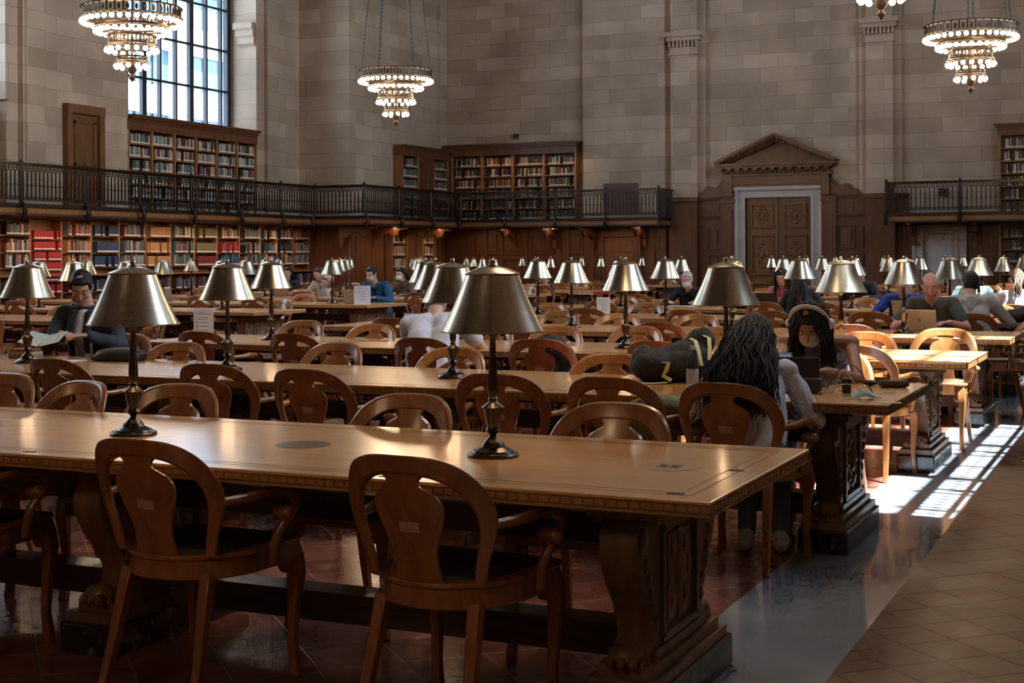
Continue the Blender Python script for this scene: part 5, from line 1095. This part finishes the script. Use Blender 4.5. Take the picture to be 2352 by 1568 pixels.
# keep chairs clear of the pedestals and of each other
CH2 = []
for key in sorted({(i, sd) for (i, sd, *_) in CH}):
    row = sorted([list(c) for c in CH if (c[0], c[1]) == key], key=lambda c: c[2])
    for _ in range(6):
        for a, b in zip(row, row[1:]):
            g = b[2]-a[2]
            if g < 0.62 and abs(a[3]-b[3]) < 0.55: a[2] -= (0.62-g)/2; b[2] += (0.62-g)/2
    for c in row:
        tx = AX if c[0] < 100 else BX
        if min(abs(c[2]-(tx+p)) for p in (-0.36, -2.46, -4.36, -6.46)) < 0.40: c[3] = math.copysign(max(abs(c[3]), 0.64+0.35), c[3])
        CH2.append(tuple(c))
CH = CH2
cnt = {}
CHOBJ = {}
SKIP_CH = set()
fa = [True, True]
for (i, sd, x, off, tw_) in sorted(CH, key=lambda q: (q[0], q[1], -q[2])):
    blk = 'left' if i >= 100 else 'right'; i = i % 100; y = ROW0+DROW*i+off+(0.35 if sd == 'N' else -0.35)
    k = cnt.get((blk, i, sd), 0); cnt[(blk, i, sd)] = k+1
    lab = 'oak armchair, back to camera, %s block, %s table, %s from the right' % (blk, ORD[i], ORD[k]) if sd == 'N' else 'oak armchair facing the camera behind the %s table, %s block, %s from the right' % (ORD[i], blk, ORD[k])
    if i == 0 and sd == 'N': lab = ['dark foreground armchair seen from behind, in the middle of the picture', 'foreground armchair seen from behind at the left, pale tag on its splat', 'dark foreground armchair cut off by the left edge of the picture'][k]
    rot = radians(tw_)+(0 if sd == 'N' else pi); q = 0 if (sd == 'N' or rr.random() < 0.3) else 1
    src = (chA, chB)[q]
    if fa[q]: src.location = (x, y, 0); src.rotation_euler = (0, 0, rot); src['label'] = lab; src['group'] = 'oak armchairs at the reading tables'; fa[q] = False; o = src
    else: o = dup(src, (x, y, 0), rot, lab, 'oak armchairs at the reading tables')
    CHOBJ[(blk, i, sd, k)] = o

# ================================================================ TABLE LAMPS
def make_lamp(rim, top, shade_z, label, light=True):
    r = thing('table_lamp', label, 'lamp', (0, 0, 0))
    MB().lathe([(0.093, 0), (0.093, 0.006), (0.088, 0.012), (0.078, 0.014), (0.074, 0.020), (0.066, 0.022), (0.052, 0.030), (0.044, 0.033), (0.038, 0.046), (0.030, 0.054), (0.022, 0.062), (0.013, 0.070)], 36).build('base', M_bronze, r, smooth=30)
    MB().lathe([(0.012, 0.066), (0.012, 0.076), (0.024, 0.086), (0.027, 0.092), (0.022, 0.100), (0.020, 0.106), (0.026, 0.125), (0.031, 0.150), (0.0335, 0.166), (0.040, 0.168), (0.041, 0.173), (0.034, 0.178), (0.022, 0.186), (0.014, 0.195), (0.018, 0.203), (0.013, 0.210), (0.019, 0.228), (0.0195, 0.25), (0.016, 0.30), (0.012, 0.36), (0.010, 0.42), (0.016, 0.428), (0.018, 0.445), (0.018, 0.48), (0.004, 0.485), (0.004, shade_z[1]+0.03)], 24).build('stem', M_bronze, r, smooth=30)
    z0, z1 = shade_z; n = 8
    pr = [(rim+0.003, z0), (rim+0.003, z0+0.005)]+[(rim+(top-rim)*(k/n)+0.004*sin(pi*k/n)*-1, z0+0.005+(z1-z0-0.005)*k/n) for k in range(n+1)]
    sh = MB().lathe(pr+[(top*1.04, z1), (top*1.05, z1+0.004), (top*0.95, z1+0.009), (top*0.55, z1+0.024), (top*0.30, z1+0.029), (0.006, z1+0.030)], 56, cap=False)
    sh.m(1).lathe([(rim+0.001, z0+0.001)]+[(rim-0.003+(top-rim)*(k/n), z0+0.001+(z1-z0-0.003)*k/n) for k in range(n+1)]+[(0.006, z1-0.002)], 40, cap=False)
    sh.build('shade', [M_brass, M_shin], r, smooth=30)
    MB().lathe([(0.016, z1+0.028), (0.017, z1+0.034), (0.009, z1+0.038), (0.013, z1+0.046), (0.010, z1+0.054), (1e-5, z1+0.058)], 14).build('finial', M_brass, r)
    MB().ball((0, 0, z0+0.045), (0.026, 0.026, 0.038), 14, 10).build('bulb', M_lbulb, r)
    if not light: return r
    la = bpy.data.lights.new('bulb_light', 'POINT'); la.energy = LAMP_W; la.color = (1.0, 0.66, 0.36); la.shadow_soft_size = 0.03
    lo = bpy.data.objects.new('bulb_light', la); COL.objects.link(lo); lo.location = (0, 0, z0-0.002); lo.parent = r
    return r
lampW = make_lamp(0.1815, 0.0945, (0.440, 0.643), 'x'); lampN = make_lamp(0.148, 0.072, (0.460, 0.648), 'x', False); lampS = make_lamp(0.120, 0.062, (0.475, 0.650), 'x', False); lampV = make_lamp(0.1815, 0.0945, (0.440, 0.643), 'x', False)
LF = {0: True, 1: True, 2: True, 3: True}
SKIP_LAMP = set()
for side, tx, rows in (('right', AX, range(0, 11)), ('left', BX, range(3, 11))):
    for i in rows:
        for j in range(4):
            if (side, i, j) in SKIP_LAMP: continue
            q = 0 if i < 6 else (1 if i < 8 else 2); q = 3 if i in (4, 5) else q; src = (lampW, lampN, lampS, lampV)[q]
            x = tx-LAMPX[j]+(0.01*((i*7+j*3) % 5-2)); loc = (x, ROW0+DROW*i, TZ+0.001)
            lab = '%s brass table lamp, %s from the right, %s table, %s block' % (('wide', 'mid-sized', 'narrow', 'wide')[q], ORD[j], ORD[i], side)
            if (side, i, j) == ('right', 0, 0): lab = 'largest brass table lamp, in the centre of the picture on the nearest table'
            if (side, i, j) == ('right', 0, 1): lab = 'big brass lamp at the left of the nearest table, its bulb glinting below the rim'
            if (side, i, j) == ('right', 2, 0): lab = 'sunlit cream-bright brass lamp standing behind the woman with headphones'
            if LF[q]: src.location = loc; src['label'] = lab; src['group'] = 'brass lamps on the reading tables'; LF[q] = False
            else: dup(src, loc, 0.3*j, lab, 'brass lamps on the reading tables')

# ================================================================ CHANDELIERS
def make_chandelier():
    r = thing('chandelier', 'x', 'chandelier', (0, 0, 0))   # origin at the tip of the finial
    for (z, R, h, nb, posts) in ((0.945, 0.745, 0.15, 36, 36), (0.545, 0.36, 0.12, 18, 18), (0.30, 0.225, 0.05, 10, 10)):
        b = MB(); 
        for (dz, rr_, t_) in ((0.02, R+0.01, 0.018), (0.02+h, R+0.005, 0.020)):
            b.lathe([(rr_-0.05, z+dz), (rr_, z+dz), (rr_+0.012, z+dz+t_/2), (rr_, z+dz+t_), (rr_-0.05, z+dz+t_), (rr_-0.05, z+dz)], 48, cap=False)
        for k in range(posts):
            a = 2*pi*k/posts; T = Matrix.Rotation(a, 4, 'Z'); b.box(R-0.028, R-0.008, -0.012, 0.012, z+0.02, z+0.02+h, T)
            b.ball((R-0.015, 0.0, z+0.02+h*0.5), (0.01, 0.026, h*0.30), 6, 5, T @ Matrix.Rotation(pi/posts, 4, 'Z'))
        for k in range(6):
            a = 2*pi*k/6; b.caps((0, 0, z+0.03), ((R-.03)*cos(a), (R-.03)*sin(a), z+0.03), 0.008, 0.008, 6)
        b.build('openwork_band', M_gilt, r)
    b = MB(); b.lathe([(0.50, 0.83), (0.55, 0.84), (0.56, 0.86), (0.50, 0.865), (0.50, 0.83)], 40, cap=False)
    b.lathe([(1e-5, 0), (0.012, 0.01), (0.02, 0.035), (0.045, 0.055), (0.05, 0.075), (0.03, 0.095), (0.018, 0.12), (0.05, 0.15), (0.075, 0.19), (0.05, 0.23), (0.02, 0.26), (0.015, 0.4), (0.025, 0.5), (0.015, 0.7), (0.03, 0.9), (0.02, 1.1), (1e-5, 1.12)], 16)
    b.build('stem', M_gilt, r)
    bm_ = MB().ball((0, 0, 0), 0.041, 12, 8).mesh('bulb', M_bulb); sk = MB().lathe([(0.02, 0.03), (0.024, 0.05), (0.012, 0.07)], 8).mesh('socket', M_gilt)
    for (z, R, n) in ((0.905, 0.735, 38), (0.762, 0.535, 27), (0.48, 0.375, 17), (0.235, 0.24, 11)):
        ring = MB().lathe([(R-0.02, z+0.05), (R+0.02, z+0.05), (R+0.02, z+0.065), (R-0.02, z+0.065), (R-0.02, z+0.05)], 36, cap=False)
        for k in range(n):
            a = 2*pi*k/n+0.04; T = Matrix.Translation((R*cos(a), R*sin(a), z)); ring.lathe([(0.018, 0.028), (0.024, 0.045), (0.010, 0.06)], 8, T)
            link('bulb', bm_, r, (R*cos(a), R*sin(a), z))
        ring.build('bulb_ring', M_gilt, r)
    for k in range(6):
        a = 2*pi*k/6+0.3; p0 = Vector((0.70*cos(a), 0.70*sin(a), 1.12)); p1 = Vector((0.10*cos(a), 0.10*sin(a), 7.0)); b = MB(); n = 150
        for q in range(n):
            c = p0.lerp(p1, (q+0.5)/n); d = (p1-p0).normalized()*0.020
            b.tube([c-d, c+d], 0.007 if q % 2 else 0.011, 5)
        b.build('chain', M_iron, r, smooth=0)
    MB().lathe([(0.02, 6.95), (0.14, 6.97), (0.14, 7.0), (0.02, 7.1), (0.02, ZC-4.15)], 12).build('canopy_rod', M_iron, r)
    for (z, R, e) in ((0.83, 0.60, 1.0), (0.40, 0.28, 0.35)):
        for k in range(3):
            a = 2*pi*k/3+0.5
            la = bpy.data.lights.new('bulb_light', 'POINT'); la.energy = CH_W*e/3; la.color = (1.0, 0.70, 0.42); la.shadow_soft_size = 0.25
            lo = bpy.data.objects.new('bulb_light', la); COL.objects.link(lo); lo.parent = r; lo.location = (R*cos(a), R*sin(a), z-0.15)
    return r
cp_ = make_chandelier()
CL = [(-14.3, 17.4, 'lit tiered chandelier at the upper left, overlapping the tall window'), (-14.3, 25.6, 'lit tiered chandelier hanging on six chains left of centre'),
      (-2.95, 24.8, 'lit tiered chandelier hanging at the upper right corner'), (-2.95, 16.6, 'chandelier cut by the top edge, only its lowest bulbs showing')]
for k, (x, y, lb) in enumerate(CL):
    if k == 0: cp_.location = (x, y, 4.15); cp_['label'] = lb; cp_['group'] = 'tiered bulb chandeliers'
    else: dup(cp_, (x, y, 4.15), 0.2*k, lb, 'tiered bulb chandeliers')
for (x, y) in ((-2.95, 8.4), (-14.3, 9.2), (-2.95, -3.0)): dup(cp_, (x, y, 4.15), 0.1, 'lit tiered chandelier outside the picture, near the camera', 'tiered bulb chandeliers')
